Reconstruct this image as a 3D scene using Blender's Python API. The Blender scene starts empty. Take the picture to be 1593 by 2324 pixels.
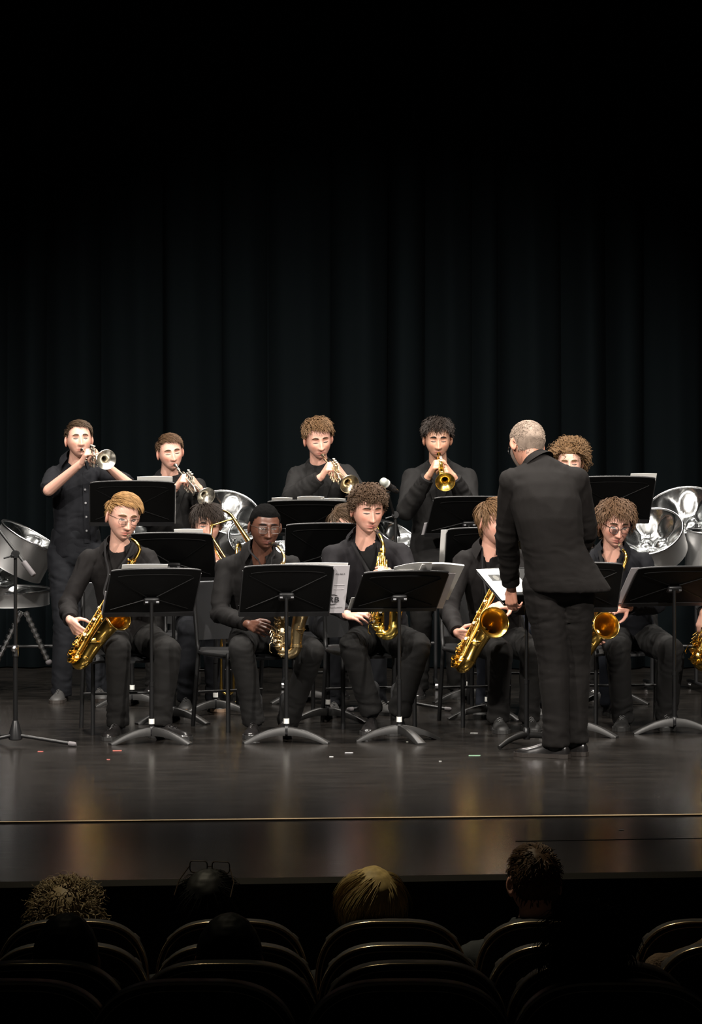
import bpy, bmesh, math, random
import numpy as np
from mathutils import Vector, Matrix, noise
from mathutils.bvhtree import BVHTree

SC = bpy.context.scene
COL = SC.collection
PI = math.pi
# ------------------------------------------------------------------ camera
FPX, CAM_DIST, CAM_H, HORIZON = 6160.0, 14.0, 1.5, 1060.0   # px focal length, m to the conductor, m over the stage
cam_d = bpy.data.cameras.new('camera')
cam = bpy.data.objects.new('camera', cam_d); COL.objects.link(cam)
cam.location = (0, -CAM_DIST, CAM_H); cam.rotation_euler = (PI/2, 0, 0)
cam_d.sensor_fit = 'HORIZONTAL'; cam_d.sensor_width = 36.0
cam_d.lens = FPX/1593*36.0
cam_d.shift_y = -(1162-HORIZON)/1593.0
cam_d.clip_end = 200
SC.camera = cam
# ------------------------------------------------------------------ world, stage lamps, exposure
SC.view_settings.view_transform = 'Standard'
SC.view_settings.look = 'None'
SC.view_settings.gamma = 1.0
SC.view_settings.exposure = 0.75
SC.view_settings.use_curve_mapping = False
world = bpy.data.worlds.new('dark_hall'); SC.world = world
world.use_nodes = True
world.node_tree.nodes['Background'].inputs[0].default_value = (0.9, 0.95, 1.0, 1)
world.node_tree.nodes['Background'].inputs[1].default_value = 0.0015

def spot(name, loc, aim, power, deg, blend=0.35, radius=0.12, color=(1, 0.9, 0.8)):
    l = bpy.data.lights.new(name, 'SPOT'); l.energy = power; l.spot_size = math.radians(deg)
    l.spot_blend = blend; l.shadow_soft_size = radius; l.color = color
    o = bpy.data.objects.new(name, l); COL.objects.link(o); o.location = loc
    d = Vector(aim)-Vector(loc); o.rotation_euler = d.to_track_quat('-Z', 'Y').to_euler()
    return o
WARM = (1.0, 0.93, 0.85); COOL = (1.0, 0.94, 0.86)
# front of house spots: high over the audience, shuttered to the height of the players
spot('front_spot', (-4.6, -7.5, 6.6), (-0.9, 2.4, 0.75), 2650, 38, 0.6, 0.15, WARM)
spot('front_spot', (4.6, -7.5, 6.6), (0.9, 2.4, 0.75), 2650, 38, 0.6, 0.15, WARM)
spot('front_spot', (0.0, -8.0, 7.2), (0.1, 2.0, 0.7), 1100, 30, 0.7, 0.15, WARM)
# overhead bars
for i, x in enumerate((-2.6, -0.9, 0.9, 2.6)):
    spot('overhead_spot', (x, 0.4, 6.8), (x*0.8, 2.3, 0.0), 620, 88, 0.55, 0.12, COOL)
for i, x in enumerate((-2.2, 0.2, 2.4)):
    spot('back_bar_spot', (x, 5.0, 6.8), (x*0.9, 2.3, 0.6), 420, 55, 0.7, 0.12, COOL)
# added lamp standing in for stage spill over the front rows
spot('added_spill_spot', (-1.5, -2.6, 6.8), (0.0, -4.75, 0.0), 650, 34, 1.0, 0.12, (1.0, 0.88, 0.62))

# ------------------------------------------------------------------ helpers
def PX(px, py, y):
    d = CAM_DIST+y
    return np.array(((px-796.5)*d/FPX, y, CAM_H-(py-HORIZON)*d/FPX))
def FL(px, y, z=0.0):
    return np.array(((px-796.5)*(CAM_DIST+y)/FPX, y, z))
def V(*a): return np.array(a, float)
def nrm(v):
    v = np.asarray(v, float); n = np.linalg.norm(v); return v/n if n > 1e-9 else v
def lerp(a, b, t): return np.asarray(a)*(1-t)+np.asarray(b)*t
def sstep(a, b, x):
    t = np.clip((x-a)/(b-a), 0, 1); return t*t*(3-2*t)
def frame_of(d, up=(0, 0, 1)):
    d = nrm(d); up = np.asarray(up, float)
    if abs(np.dot(d, nrm(up))) > 0.97: up = np.array((0., 1., 0.)) if abs(d[1]) < 0.9 else np.array((1., 0., 0.))
    x = nrm(np.cross(up, d)); y = np.cross(d, x)
    return x, y, d
def rotm(axis, deg): return np.array(Matrix.Rotation(math.radians(deg), 3, Vector(axis)))
def rotz(deg): return rotm((0, 0, 1), deg)

MATS = {}
def mat(name, color=(0.5, 0.5, 0.5), rough=0.5, metal=0.0, spec=0.5, bump=0.0, bscale=60.0, var=0.0, vscale=8.0,
        stretch=(1, 1, 1), sheen=0.0, coat=0.0, rvar=0.0, aniso=0.0):
    if name in MATS: return MATS[name]
    m = bpy.data.materials.new(name); m.use_nodes = True; nt = m.node_tree; N = nt.nodes; L = nt.links
    b = N['Principled BSDF']; b.inputs['Base Color'].default_value = (*color, 1)
    b.inputs['Roughness'].default_value = rough; b.inputs['Metallic'].default_value = metal
    b.inputs['Specular IOR Level'].default_value = spec
    if sheen: b.inputs['Sheen Weight'].default_value = sheen; b.inputs['Sheen Roughness'].default_value = 0.4
    if coat: b.inputs['Coat Weight'].default_value = coat; b.inputs['Coat Roughness'].default_value = 0.1
    if aniso: b.inputs['Anisotropic'].default_value = aniso
    if bump or var or rvar:
        tc = N.new('ShaderNodeTexCoord'); mp = N.new('ShaderNodeMapping'); mp.inputs['Scale'].default_value = stretch
        L.new(tc.outputs['Object'], mp.inputs[0])
    if bump:
        n = N.new('ShaderNodeTexNoise'); n.inputs['Scale'].default_value = bscale; n.inputs['Detail'].default_value = 3
        L.new(mp.outputs[0], n.inputs['Vector'])
        bp = N.new('ShaderNodeBump'); bp.inputs['Strength'].default_value = bump; bp.inputs['Distance'].default_value = 0.01
        L.new(n.outputs['Fac'], bp.inputs['Height']); L.new(bp.outputs[0], b.inputs['Normal'])
    if var or rvar:
        n2 = N.new('ShaderNodeTexNoise'); n2.inputs['Scale'].default_value = vscale; n2.inputs['Detail'].default_value = 4
        L.new(mp.outputs[0], n2.inputs['Vector'])
        if var:
            mx = N.new('ShaderNodeMix'); mx.data_type = 'RGBA'
            mx.inputs['A'].default_value = (*[c*(1-var) for c in color], 1)
            mx.inputs['B'].default_value = (*[min(1, c*(1+var)) for c in color], 1)
            L.new(n2.outputs['Fac'], mx.inputs['Factor']); L.new(mx.outputs['Result'], b.inputs['Base Color'])
        if rvar:
            mr = N.new('ShaderNodeMapRange'); mr.inputs[3].default_value = max(0.02, rough-rvar); mr.inputs[4].default_value = min(1, rough+rvar)
            L.new(n2.outputs['Fac'], mr.inputs[0]); L.new(mr.outputs[0], b.inputs['Roughness'])
    MATS[name] = m
    return m

class MB:
    """collects shapes, in world (or local) coordinates, and links them as one mesh object"""
    def __init__(s): s.v = []; s.f = []; s.n = 0; s.mi = []; s.cur = 0
    def add(s, verts, faces):
        verts = np.asarray(verts, float).reshape(-1, 3)
        s.v.append(verts)
        for f in faces: s.f.append(tuple(int(i)+s.n for i in f)); s.mi.append(s.cur)
        s.n += len(verts); return s
    def loft(s, rings, cap=True, closed=True):
        rings = np.asarray(rings, float); k, n = rings.shape[:2]; F = []
        m = n if closed else n-1
        for i in range(k-1):
            for j in range(m):
                a = i*n+j; b = i*n+(j+1) % n
                F.append((a, b, b+n, a+n))
        if cap and closed:
            F.append(tuple(range(n-1, -1, -1))); F.append(tuple(range((k-1)*n, k*n)))
        return s.add(rings.reshape(-1, 3), F)
    def tube(s, pts, rad, n=10, cap=True, closed=False, up=None, flat=1.0):
        pts = np.asarray(pts, float); k = len(pts)
        rad = np.broadcast_to(np.asarray(rad, float), (k,))
        T = np.zeros_like(pts)
        if closed: T = np.roll(pts, -1, 0)-np.roll(pts, 1, 0)
        else: T[1:-1] = pts[2:]-pts[:-2]; T[0] = pts[1]-pts[0]; T[-1] = pts[-1]-pts[-2]
        T /= np.maximum(np.linalg.norm(T, axis=1, keepdims=True), 1e-9)
        u = nrm(np.cross(T[0], up)) if up is not None else frame_of(T[0])[0]
        rings = []
        ang = np.linspace(0, 2*PI, n, endpoint=False)
        for i in range(k):
            u = nrm(u-np.dot(u, T[i])*T[i]); w = np.cross(T[i], u)
            rings.append(pts[i]+rad[i]*(np.cos(ang)[:, None]*u+flat*np.sin(ang)[:, None]*w))
        if closed:
            R = np.asarray(rings); F = []
            for i in range(k):
                i2 = (i+1) % k
                for j in range(n): F.append((i*n+j, i*n+(j+1) % n, i2*n+(j+1) % n, i2*n+j))
            return s.add(R.reshape(-1, 3), F)
        return s.loft(rings, cap)
    def capsule(s, a, b, r1, r2=None, n=12, flat=1.0, up=None):
        r2 = r1 if r2 is None else r2
        a = np.asarray(a, float); b = np.asarray(b, float); d = nrm(b-a) if np.linalg.norm(b-a) > 1e-6 else V(0, 0, 1)
        x, y, z = frame_of(d, up if up is not None else (0, 0, 1)); ang = np.linspace(0, 2*PI, n, endpoint=False); rings = []
        for c, r, t0, t1 in ((a, r1, -85, 0), (b, r2, 0, 85)):
            for t in np.linspace(t0, t1, 5):
                t = math.radians(t)
                rings.append(c+d*math.sin(t)*r+r*math.cos(t)*(np.cos(ang)[:, None]*x+flat*np.sin(ang)[:, None]*y))
        return s.loft(rings)
    def ellipsoid(s, c, r, R=None, n=16, k=10):
        c = np.asarray(c, float); ang = np.linspace(0, 2*PI, n, endpoint=False); rings = []
        for t in np.linspace(-88, 88, k):
            t = math.radians(t)
            p = np.stack([r[0]*math.cos(t)*np.cos(ang), r[1]*math.cos(t)*np.sin(ang), np.full(n, r[2]*math.sin(t))], 1)
            if R is not None: p = p @ np.asarray(R).T
            rings.append(c+p)
        return s.loft(rings)
    def box(s, c, size, R=None):
        c = np.asarray(c, float); h = np.asarray(size, float)/2
        p = np.array([[x, y, z] for z in (-1, 1) for y in (-1, 1) for x in (-1, 1)], float)*h
        if R is not None: p = p @ np.asarray(R).T
        return s.add(c+p, [(0, 2, 3, 1), (4, 5, 7, 6), (0, 1, 5, 4), (2, 6, 7, 3), (0, 4, 6, 2), (1, 3, 7, 5)])
    def rbox(s, c, size, r=0.01, R=None, seg=3):
        """box with rounded vertical edges (in its own z)"""
        hx, hy, hz = np.asarray(size, float)/2; r = min(r, hx*0.99, hy*0.99); o = []
        for cx, cy, a0 in ((hx-r, hy-r, 0), (-hx+r, hy-r, 90), (-hx+r, -hy+r, 180), (hx-r, -hy+r, 270)):
            for k in range(seg+1):
                a = math.radians(a0+90*k/seg); o.append((cx+r*math.cos(a), cy+r*math.sin(a)))
        o = np.array(o); e = min(r, hz)*0.5; rings = []
        for z, sh in ((-hz, e), (-hz+e, 0), (hz-e, 0), (hz, e)):
            q = o*(1-sh/np.array((hx, hy))); rings.append(np.column_stack([q, np.full(len(q), z)]))
        R = np.eye(3) if R is None else np.asarray(R)
        return s.loft([np.asarray(c)+q @ R.T for q in rings])
    def disc(s, c, d, r, h, n=16):
        c = np.asarray(c, float); d = nrm(d)
        return s.tube([c-d*h/2, c-d*h/2+d*1e-4, c+d*h/2-d*1e-4, c+d*h/2], [r*0.9, r, r, r*0.9], n)
    def lathe(s, o, d, prof, n=28, cap=False, up=(0, 0, 1)):
        """prof: list of (along, radius)"""
        x, y, z = frame_of(d, up); ang = np.linspace(0, 2*PI, n, endpoint=False); o = np.asarray(o, float)
        return s.loft([o+z*t+r*(np.cos(ang)[:, None]*x+np.sin(ang)[:, None]*y) for t, r in prof], cap)
    def plate(s, outline, d, h):
        """thick plate from an outline (list of 3d points), extruded by d*h"""
        o = np.asarray(outline, float); d = nrm(d)*h
        return s.loft([o, o+d])
    def mesh(s, name):
        me = bpy.data.meshes.new(name)
        me.from_pydata(np.concatenate(s.v).tolist(), [], s.f)
        if any(s.mi): me.polygons.foreach_set('material_index', s.mi)
        return me
    def build(s, name, mats, parent=None, smooth=True, local=False, fix=True):
        if not local and parent is not None:
            off = np.array(parent_world(parent)); s.v = [a-off for a in s.v]
        me = s.mesh(name)
        if fix:
            bm = bmesh.new(); bm.from_mesh(me); bmesh.ops.recalc_face_normals(bm, faces=bm.faces); bm.to_mesh(me); bm.free()
        return link(name, me, mats, parent, smooth)
def parent_world(p):
    l = Vector((0, 0, 0))
    while p is not None: l += p.location; p = p.parent
    return l
def link(name, me, mats, parent=None, smooth=True):
    if not isinstance(mats, (list, tuple)): mats = [mats]
    for m in mats: me.materials.append(m)
    if smooth:
        me.polygons.foreach_set('use_smooth', [True]*len(me.polygons))
        me.set_sharp_from_angle(angle=math.radians(50))
    o = bpy.data.objects.new(name, me); COL.objects.link(o)
    if parent is not None: o.parent = parent
    return o
def tag(o, label=None, cat=None, group=None, kind=None):
    if label: o['label'] = label
    if cat: o['category'] = cat
    if group: o['group'] = group
    if kind: o['kind'] = kind
    return o
def thing(name, label, cat, loc=(0, 0, 0), rz=0.0, group=None):
    o = bpy.data.objects.new(name, None); COL.objects.link(o); o.location = [float(x) for x in loc]; o.rotation_euler = (0, 0, rz)
    o.empty_display_size = 0.1
    return tag(o, label, cat, group)
def copy_tree(o, parent=None):
    c = o.copy(); COL.objects.link(c)
    if parent is not None: c.parent = parent
    for ch in list(o.children): copy_tree(ch, c)
    return c
def catmull(P, n=8):
    P = np.asarray(P, float); Q = np.vstack([2*P[0]-P[1], P, 2*P[-1]-P[-2]]); out = []
    for i in range(1, len(Q)-2):
        p0, p1, p2, p3 = Q[i-1], Q[i], Q[i+1], Q[i+2]
        for t in np.linspace(0, 1, n, endpoint=False):
            out.append(0.5*((2*p1)+(-p0+p2)*t+(2*p0-5*p1+4*p2-p3)*t*t+(-p0+3*p1-3*p2+p3)*t**3))
    out.append(Q[-2]); return np.array(out)
def remesh(mb, vox, smooth=3, factor=0.5):
    """union of the collected solids as one continuous surface -> (verts, faces)"""
    me = mb.mesh('tmp'); o = bpy.data.objects.new('tmp', me); COL.objects.link(o)
    r = o.modifiers.new('r', 'REMESH'); r.mode = 'VOXEL'; r.voxel_size = vox
    if smooth:
        q = o.modifiers.new('s', 'SMOOTH'); q.iterations = smooth; q.factor = factor
    dg = bpy.context.evaluated_depsgraph_get(); e = o.evaluated_get(dg); m = e.to_mesh()
    nv = len(m.vertices); co = np.empty(nv*3); m.vertices.foreach_get('co', co)
    F = [tuple(p.vertices) for p in m.polygons]; no = np.empty(nv*3); m.vertices.foreach_get('normal', no)
    e.to_mesh_clear(); bpy.data.objects.remove(o); bpy.data.meshes.remove(me)
    return co.reshape(-1, 3), F, no.reshape(-1, 3)
def text_mesh(body, size, M3, loc, mb, thick=0.0006, align='LEFT'):
    cu = bpy.data.curves.new('t', 'FONT'); cu.body = body; cu.size = size; cu.extrude = thick/2; cu.align_x = align
    o = bpy.data.objects.new('t', cu); COL.objects.link(o)
    dg = bpy.context.evaluated_depsgraph_get(); m = o.evaluated_get(dg).to_mesh()
    co = np.empty(len(m.vertices)*3); m.vertices.foreach_get('co', co); co = co.reshape(-1, 3)
    F = [tuple(p.vertices) for p in m.polygons]
    mb.add(np.asarray(loc)+co @ np.asarray(M3).T, F)
    o.evaluated_get(dg).to_mesh_clear(); bpy.data.objects.remove(o); bpy.data.curves.remove(cu)
# ------------------------------------------------------------------ people
def head_pts(D, w=1.0, jaw=1.0, nose=1.0):
    """unit directions (front = -y) -> points on the head surface, head local metres"""
    D = np.asarray(D, float); x, y, z = D[:, 0], D[:, 1], D[:, 2]
    n = 2.25; rad = (np.abs(x)**n+np.abs(y)**n+np.abs(z)**n)**(-1/n)
    px = x*rad*0.0750*w; py = y*rad*np.where(y < 0, 0.088, 0.102); pz = z*rad*np.where(z > 0, 0.112, 0.116)
    t = np.clip(-pz/0.116, 0, 1)
    px = px*(1-(0.30/jaw)*t**2.2)
    px = px*(1-0.10*sstep(0.05, 0.11, pz))
    py = np.where(py > 0, py*(1-0.55*t**0.8), py*(1-0.12*t**3))-0.024*t**1.6
    f = sstep(0.15, 0.55, -y)
    G = lambda cx, cz, sx, sz: np.exp(-((px-cx)/sx)**2-((pz-cz)/sz)**2)
    d = 0.0
    tn = np.clip((0.010-pz)/0.052, 0, 1); on = sstep(-0.056, -0.044, pz)*(1-sstep(0.008, 0.03, pz))
    d = d+nose*(0.005+0.024*tn**1.1)*on*np.exp(-(px/(0.0085+0.004*tn))**2)
    for s in (-1, 1):
        d = d+nose*0.009*G(s*0.0135, -0.041, 0.0065, 0.0075)
        d = d-0.0150*G(s*0.031, 0.004, 0.0165, 0.0115)+0.0085*G(s*0.032, -0.001, 0.0120, 0.0075)
        d = d+0.0052*G(s*0.030, 0.0225, 0.019, 0.0065)
        d = d+0.0045*G(s*0.044, -0.026, 0.018, 0.016)
        d = d-0.004*G(s*0.036, -0.062, 0.012, 0.016)
        d = d-0.002*G(s*0.020, -0.052, 0.006, 0.010)
    d = d+0.0065*G(0, -0.0675, 0.017, 0.0042)+0.0065*G(0, -0.0785, 0.014, 0.0045)-0.0035*G(0, -0.0730, 0.022, 0.0018)
    d = d-0.0035*G(0, -0.0905, 0.016, 0.0055)+0.0075*G(0, -0.1055, 0.018, 0.013)
    py = py-f*d
    return np.stack([px, py, pz], 1)
def head_grid(nl=104, nt=84, **kw):
    u = np.linspace(0, 1, nl, endpoint=False); az = 2*PI*(u-0.5); az = az-0.42*np.sin(az)      # denser at the front
    el = np.linspace(-PI/2+0.02, PI/2-0.02, nt)
    A, E = np.meshgrid(az, el)
    D = np.stack([np.sin(A)*np.cos(E), -np.cos(A)*np.cos(E), np.sin(E)], -1).reshape(-1, 3)
    P = head_pts(D, **kw); F = []
    for i in range(nt-1):
        for j in range(nl):
            a = i*nl+j; b = i*nl+(j+1) % nl; F.append((a, b, b+nl, a+nl))
    F.append(tuple(range(nl-1, -1, -1))); F.append(tuple(range((nt-1)*nl, nt*nl)))
    return D, P, F, nl, nt
def ear_mesh(s):
    n, k = 18, 12; rings = []
    for t in np.linspace(-86, 86, k):
        t = math.radians(t); a = np.linspace(0, 2*PI, n, endpoint=False)
        p = np.stack([0.0090*math.cos(t)*np.cos(a), 0.021*math.cos(t)*np.sin(a), np.full(n, 0.034*math.sin(t))], 1)
        p[:, 1] *= 1-0.25*(p[:, 2] < 0)*(-p[:, 2]/0.033)
        r = np.sqrt((p[:, 1]/0.0155)**2+(p[:, 2]/0.027)**2)
        p[:, 0] -= np.where(p[:, 0] > 0, 0.010*np.clip(1-r, 0, 1), 0)
        rings.append(p)
    R = np.asarray(rings); R[..., 0] *= s
    q = R.reshape(-1, 3) @ rotz(s*34).T @ rotm((1, 0, 0), 10).T
    return (q+V(s*0.0800, 0.014, -0.012)).reshape(R.shape)

HAIRLINE_AZ = [0, 25, 45, 62, 78, 95, 120, 180]
def scalp(D, line):
    az = np.degrees(np.abs(np.arctan2(D[:, 0], -D[:, 1]))); el = np.degrees(np.arcsin(np.clip(D[:, 2], -1, 1)))
    return el-np.interp(az, HAIRLINE_AZ, line)
LINE = dict(short=[41, 41, 38, 28, 6, 8, -16, -30], fringe=[30, 30, 29, 22, 2, 2, -24, -36],
            long=[33, 33, 31, 24, 0, -14, -38, -46], back=[36, 36, 35, 27, 4, 4, -22, -34])
def hair_for(hp, st, rng, mb_cap, mb_str):
    line = LINE[st.get('line', 'short')]
    D, P, F, nl, nt = head_grid(64, 52, **hp)
    ok = scalp(D, line)
    cap_off = st.get('cap', 0.006)
    nv = np.array([noise.noise(Vector(p*60)) for p in P])
    Q = P+D*(cap_off*np.clip(ok/12, 0, 1)+0.0012+0.003*nv*np.clip(ok/10, 0, 1))[:, None]
    fs = [f for f in F if len(f) == 4 and all(ok[i] > -2.5 for i in f)]+[F[-1]]
    used = sorted({i for f in fs for i in f}); mp = {i: k for k, i in enumerate(used)}
    mb_cap.add(Q[used], [tuple(mp[i] for i in f) for f in fs])
    N = st.get('n', 900)
    if N == 0: return
    R = rng.normal(size=(N*6, 3)); R /= np.linalg.norm(R, axis=1, keepdims=True)
    R = R[scalp(R, line) > st.get('inset', 0.5)][:N]; N = len(R)
    el = np.degrees(np.arcsin(R[:, 2])); top = sstep(5, 55, el)
    Lh = (st['side']*(1-top)+st['top']*top)*rng.uniform(0.75, 1.2, N)
    crown = nrm(st.get('crown', (0.1, 0.45, 0.9)))
    seg = st.get('seg', 7)
    p = head_pts(R, **hp)+R*0.002; path = [p.copy()]
    sweep = np.asarray(st.get('sweep', (0, 0, 0)), float); lift = st.get('lift', 0.25); grav = st.get('grav', 0.4)
    jit = rng.normal(size=(N, 3))*st.get('jit', 0.25)
    base_off = rng.uniform(0.25, 1.0, N)*st.get('vol', 0.012)
    for k in range(seg):
        t = (k+1)/seg; d = p/np.linalg.norm(p, axis=1, keepdims=True)
        away = d-crown*(d @ crown)[:, None]*1.0; away = d*(d @ crown)[:, None]-crown
        away /= np.maximum(np.linalg.norm(away, axis=1, keepdims=True), 1e-6)
        fl = away+sweep*top[:, None]+jit+V(0, 0, -grav*t)
        fl -= d*np.sum(fl*d, 1, keepdims=True); fl /= np.maximum(np.linalg.norm(fl, axis=1, keepdims=True), 1e-6)
        lf = lift*(1-t)*1.2*top[:, None]+lift*0.3*(1-t)
        stp = fl*(1-0.5*lf)+d*lf
        p = p+stp*(Lh/seg)[:, None]
        d = p/np.linalg.norm(p, axis=1, keepdims=True); s_ = np.linalg.norm(head_pts(d, **hp), axis=1)
        rr = np.linalg.norm(p, axis=1)
        if st.get('hang'):        # long hair falls freely below the jaw
            low = sstep(-0.03, -0.10, p[:, 2]); mn = (s_+base_off*math.sin(PI*min(t, 0.75)))*(1-low)+rr*low
        else: mn = s_+base_off*math.sin(PI*min(t*0.9, 0.62))
        p = d*np.maximum(rr, mn)[:, None]
        path.append(p.copy())
    path = np.stack(path, 1)                     # N, seg+1, 3
    cr = st.get('curl', 0.0)
    if cr:
        fine = 2; T = np.linspace(0, seg, seg*fine+1); i0 = np.minimum(T.astype(int), seg-1); fr = (T-i0)[None, :, None]
        path = path[:, i0]*(1-fr)+path[:, i0+1]*fr
        d = path/np.linalg.norm(path, axis=2, keepdims=True)
        tg = np.gradient(path, axis=1); tg /= np.maximum(np.linalg.norm(tg, axis=2, keepdims=True), 1e-6)
        b = np.cross(d, tg); b /= np.maximum(np.linalg.norm(b, axis=2, keepdims=True), 1e-6)
        ph = rng.uniform(0, 2*PI, N)[:, None]+np.linspace(0, 2*PI*st.get('turns', 2.0), path.shape[1])[None]*rng.choice([-1, 1], N)[:, None]
        am = cr*np.minimum(1, np.linspace(0, 3, path.shape[1]))[None]*rng.uniform(0.6, 1.3, N)[:, None]
        path = path+b*(am*np.cos(ph))[..., None]+d*(am*(0.9+np.sin(ph)))[..., None]
    K = path.shape[1]; w = st.get('w', 0.0022)*rng.uniform(0.6, 1.3, N)
    prof = 1-0.75*np.linspace(0, 1, K)**2.2
    tg = np.gradient(path, axis=1); tg /= np.maximum(np.linalg.norm(tg, axis=2, keepdims=True), 1e-6)
    d = path/np.linalg.norm(path, axis=2, keepdims=True)
    b = np.cross(d, tg); b /= np.maximum(np.linalg.norm(b, axis=2, keepdims=True), 1e-6)
    nn = np.cross(tg, b); W = (w[:, None]*prof[None])[..., None]
    rg = np.stack([path+b*W, path+nn*W*0.75, path-b*W], 2)      # N,K,3,3
    verts = rg.reshape(-1, 3); fs = []
    base = np.arange(N)*K*3
    for k in range(K-1):
        for j in range(3):
            a = base+k*3+j; c = base+k*3+(j+1) % 3
            fs.append(np.stack([a, c, c+3, a+3], 1))
    mb_str.add(verts, np.concatenate(fs).tolist())

def skin_mat(name, col, lip, rough=0.42):
    if name in MATS: return MATS[name]
    m = mat(name, col, rough, spec=0.4, bump=0.06, bscale=220)
    nt = m.node_tree; N = nt.nodes; L = nt.links; b = N['Principled BSDF']
    at = N.new('ShaderNodeAttribute'); at.attribute_name = 'face_tint'
    sp = N.new('ShaderNodeSeparateColor'); L.new(at.outputs['Color'], sp.inputs[0])
    def mixc(prev, fac, col):
        mx = N.new('ShaderNodeMix'); mx.data_type = 'RGBA'
        if isinstance(prev, tuple): mx.inputs['A'].default_value = (*prev, 1)
        else: L.new(prev, mx.inputs['A'])
        mx.inputs['B'].default_value = (*col, 1); L.new(fac, mx.inputs['Factor']); return mx.outputs['Result']
    c = mixc(tuple(col), sp.outputs[1], (min(1, col[0]*1.02), col[1]*0.72, col[2]*0.68))
    c = mixc(c, sp.outputs[2], (col[0]*0.55, col[1]*0.50, col[2]*0.48))
    c = mixc(c, sp.outputs[0], lip)
    L.new(c, b.inputs['Base Color'])
    b.inputs['Subsurface Weight'].default_value = 0.08; b.inputs['Subsurface Radius'].default_value = (0.012, 0.004, 0.002)
    b.inputs['Subsurface Scale'].default_value = 0.5
    return m
SKIN = dict(
    fair=skin_mat('skin_fair', (0.64, 0.37, 0.285), (0.45, 0.15, 0.12)),
    pink=skin_mat('skin_pink', (0.62, 0.34, 0.260), (0.44, 0.14, 0.115)),
    olive=skin_mat('skin_olive', (0.53, 0.295, 0.205), (0.38, 0.13, 0.10)),
    light=skin_mat('skin_light', (0.62, 0.36, 0.26), (0.45, 0.16, 0.13)),
    dark=skin_mat('skin_dark', (0.105, 0.046, 0.030), (0.15, 0.055, 0.045), 0.38),
    red=skin_mat('skin_ruddy', (0.52, 0.255, 0.175), (0.38, 0.13, 0.10)))
M_EYE = mat('eye_white', (0.20, 0.165, 0.15), 0.4); M_IRIS = mat('iris_brown', (0.03, 0.018, 0.012), 0.2)
M_LASH = mat('lash_dark', (0.03, 0.018, 0.014), 0.6)
def hair_mat(name, col):
    return mat(name, col, 0.58, spec=0.16, var=0.45, vscale=55, stretch=(1, 1, 0.35))

def project_patch(bvh, outline, origin_shift, ray, off, cuts=3, thick=0.0, lat=None):
    """drape a closed outline (n,3) on a surface along ray; returns verts, faces"""
    bm = bmesh.new(); vs = [bm.verts.new(p) for p in outline]; bm.faces.new(vs)
    bmesh.ops.triangulate(bm, faces=bm.faces)
    if cuts: bmesh.ops.subdivide_edges(bm, edges=bm.edges, cuts=cuts, use_grid_fill=True)
    bmesh.ops.triangulate(bm, faces=bm.faces)
    bm.verts.ensure_lookup_table(); bm.verts.index_update()
    ray = Vector(ray).normalized(); P = []; last = None
    for v in bm.verts:
        h = bvh.ray_cast(v.co-ray*origin_shift, ray)
        P.append(None if h[0] is None else h[0]-ray*off)
    good = [p.dot(ray) for p in P if p is not None]; dflt = float(np.median(good)) if good else 0.0
    out = []
    for v, p in zip(bm.verts, P):
        if p is None: p = v.co+ray*(dflt-v.co.dot(ray))
        out.append(tuple(p))
    F = [tuple(v.index for v in f.verts) for f in bm.faces]; out = np.array(out); n = len(out)
    if thick:
        bnd = [(e.verts[0].index, e.verts[1].index) for e in bm.edges if e.is_boundary]
        back = out+np.array(ray)*(thick)
        F = F+[tuple(i+n for i in f[::-1]) for f in F]+[(a, b, b+n, a+n) for a, b in bnd]; out = np.vstack([out, back])
    bm.free(); return out, F

def almond(cx, cz, w, h, tilt=0.0, n=16, droop=0.0):
    a = np.linspace(0, 2*PI, n, endpoint=False)
    x = np.cos(a)*w/2; z = np.sin(a)*h/2*(1-0.35*np.abs(np.cos(a))**3)
    return np.stack([cx+x, np.full(n, -0.3), cz+z+tilt*x-droop*(np.cos(a)**2)], 1)
def brow_outline(s, lift=0.0, thick=0.0075):
    xs = np.linspace(0.013, 0.051, 7); up = 0.0205+lift+0.006*np.sin((xs-0.012)/0.038*PI*0.75)-0.006*((xs-0.014)/0.034)**2
    th = thick*np.array([0.75, 1, 1, 0.95, 0.8, 0.6, 0.25])
    o = [(s*x, -0.3, z+t/2) for x, z, t in zip(xs, up, th)]+[(s*x, -0.3, z-t/2) for x, z, t in zip(xs[::-1], up[::-1], th[::-1])]
    return np.array(o if s > 0 else o[::-1])

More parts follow.
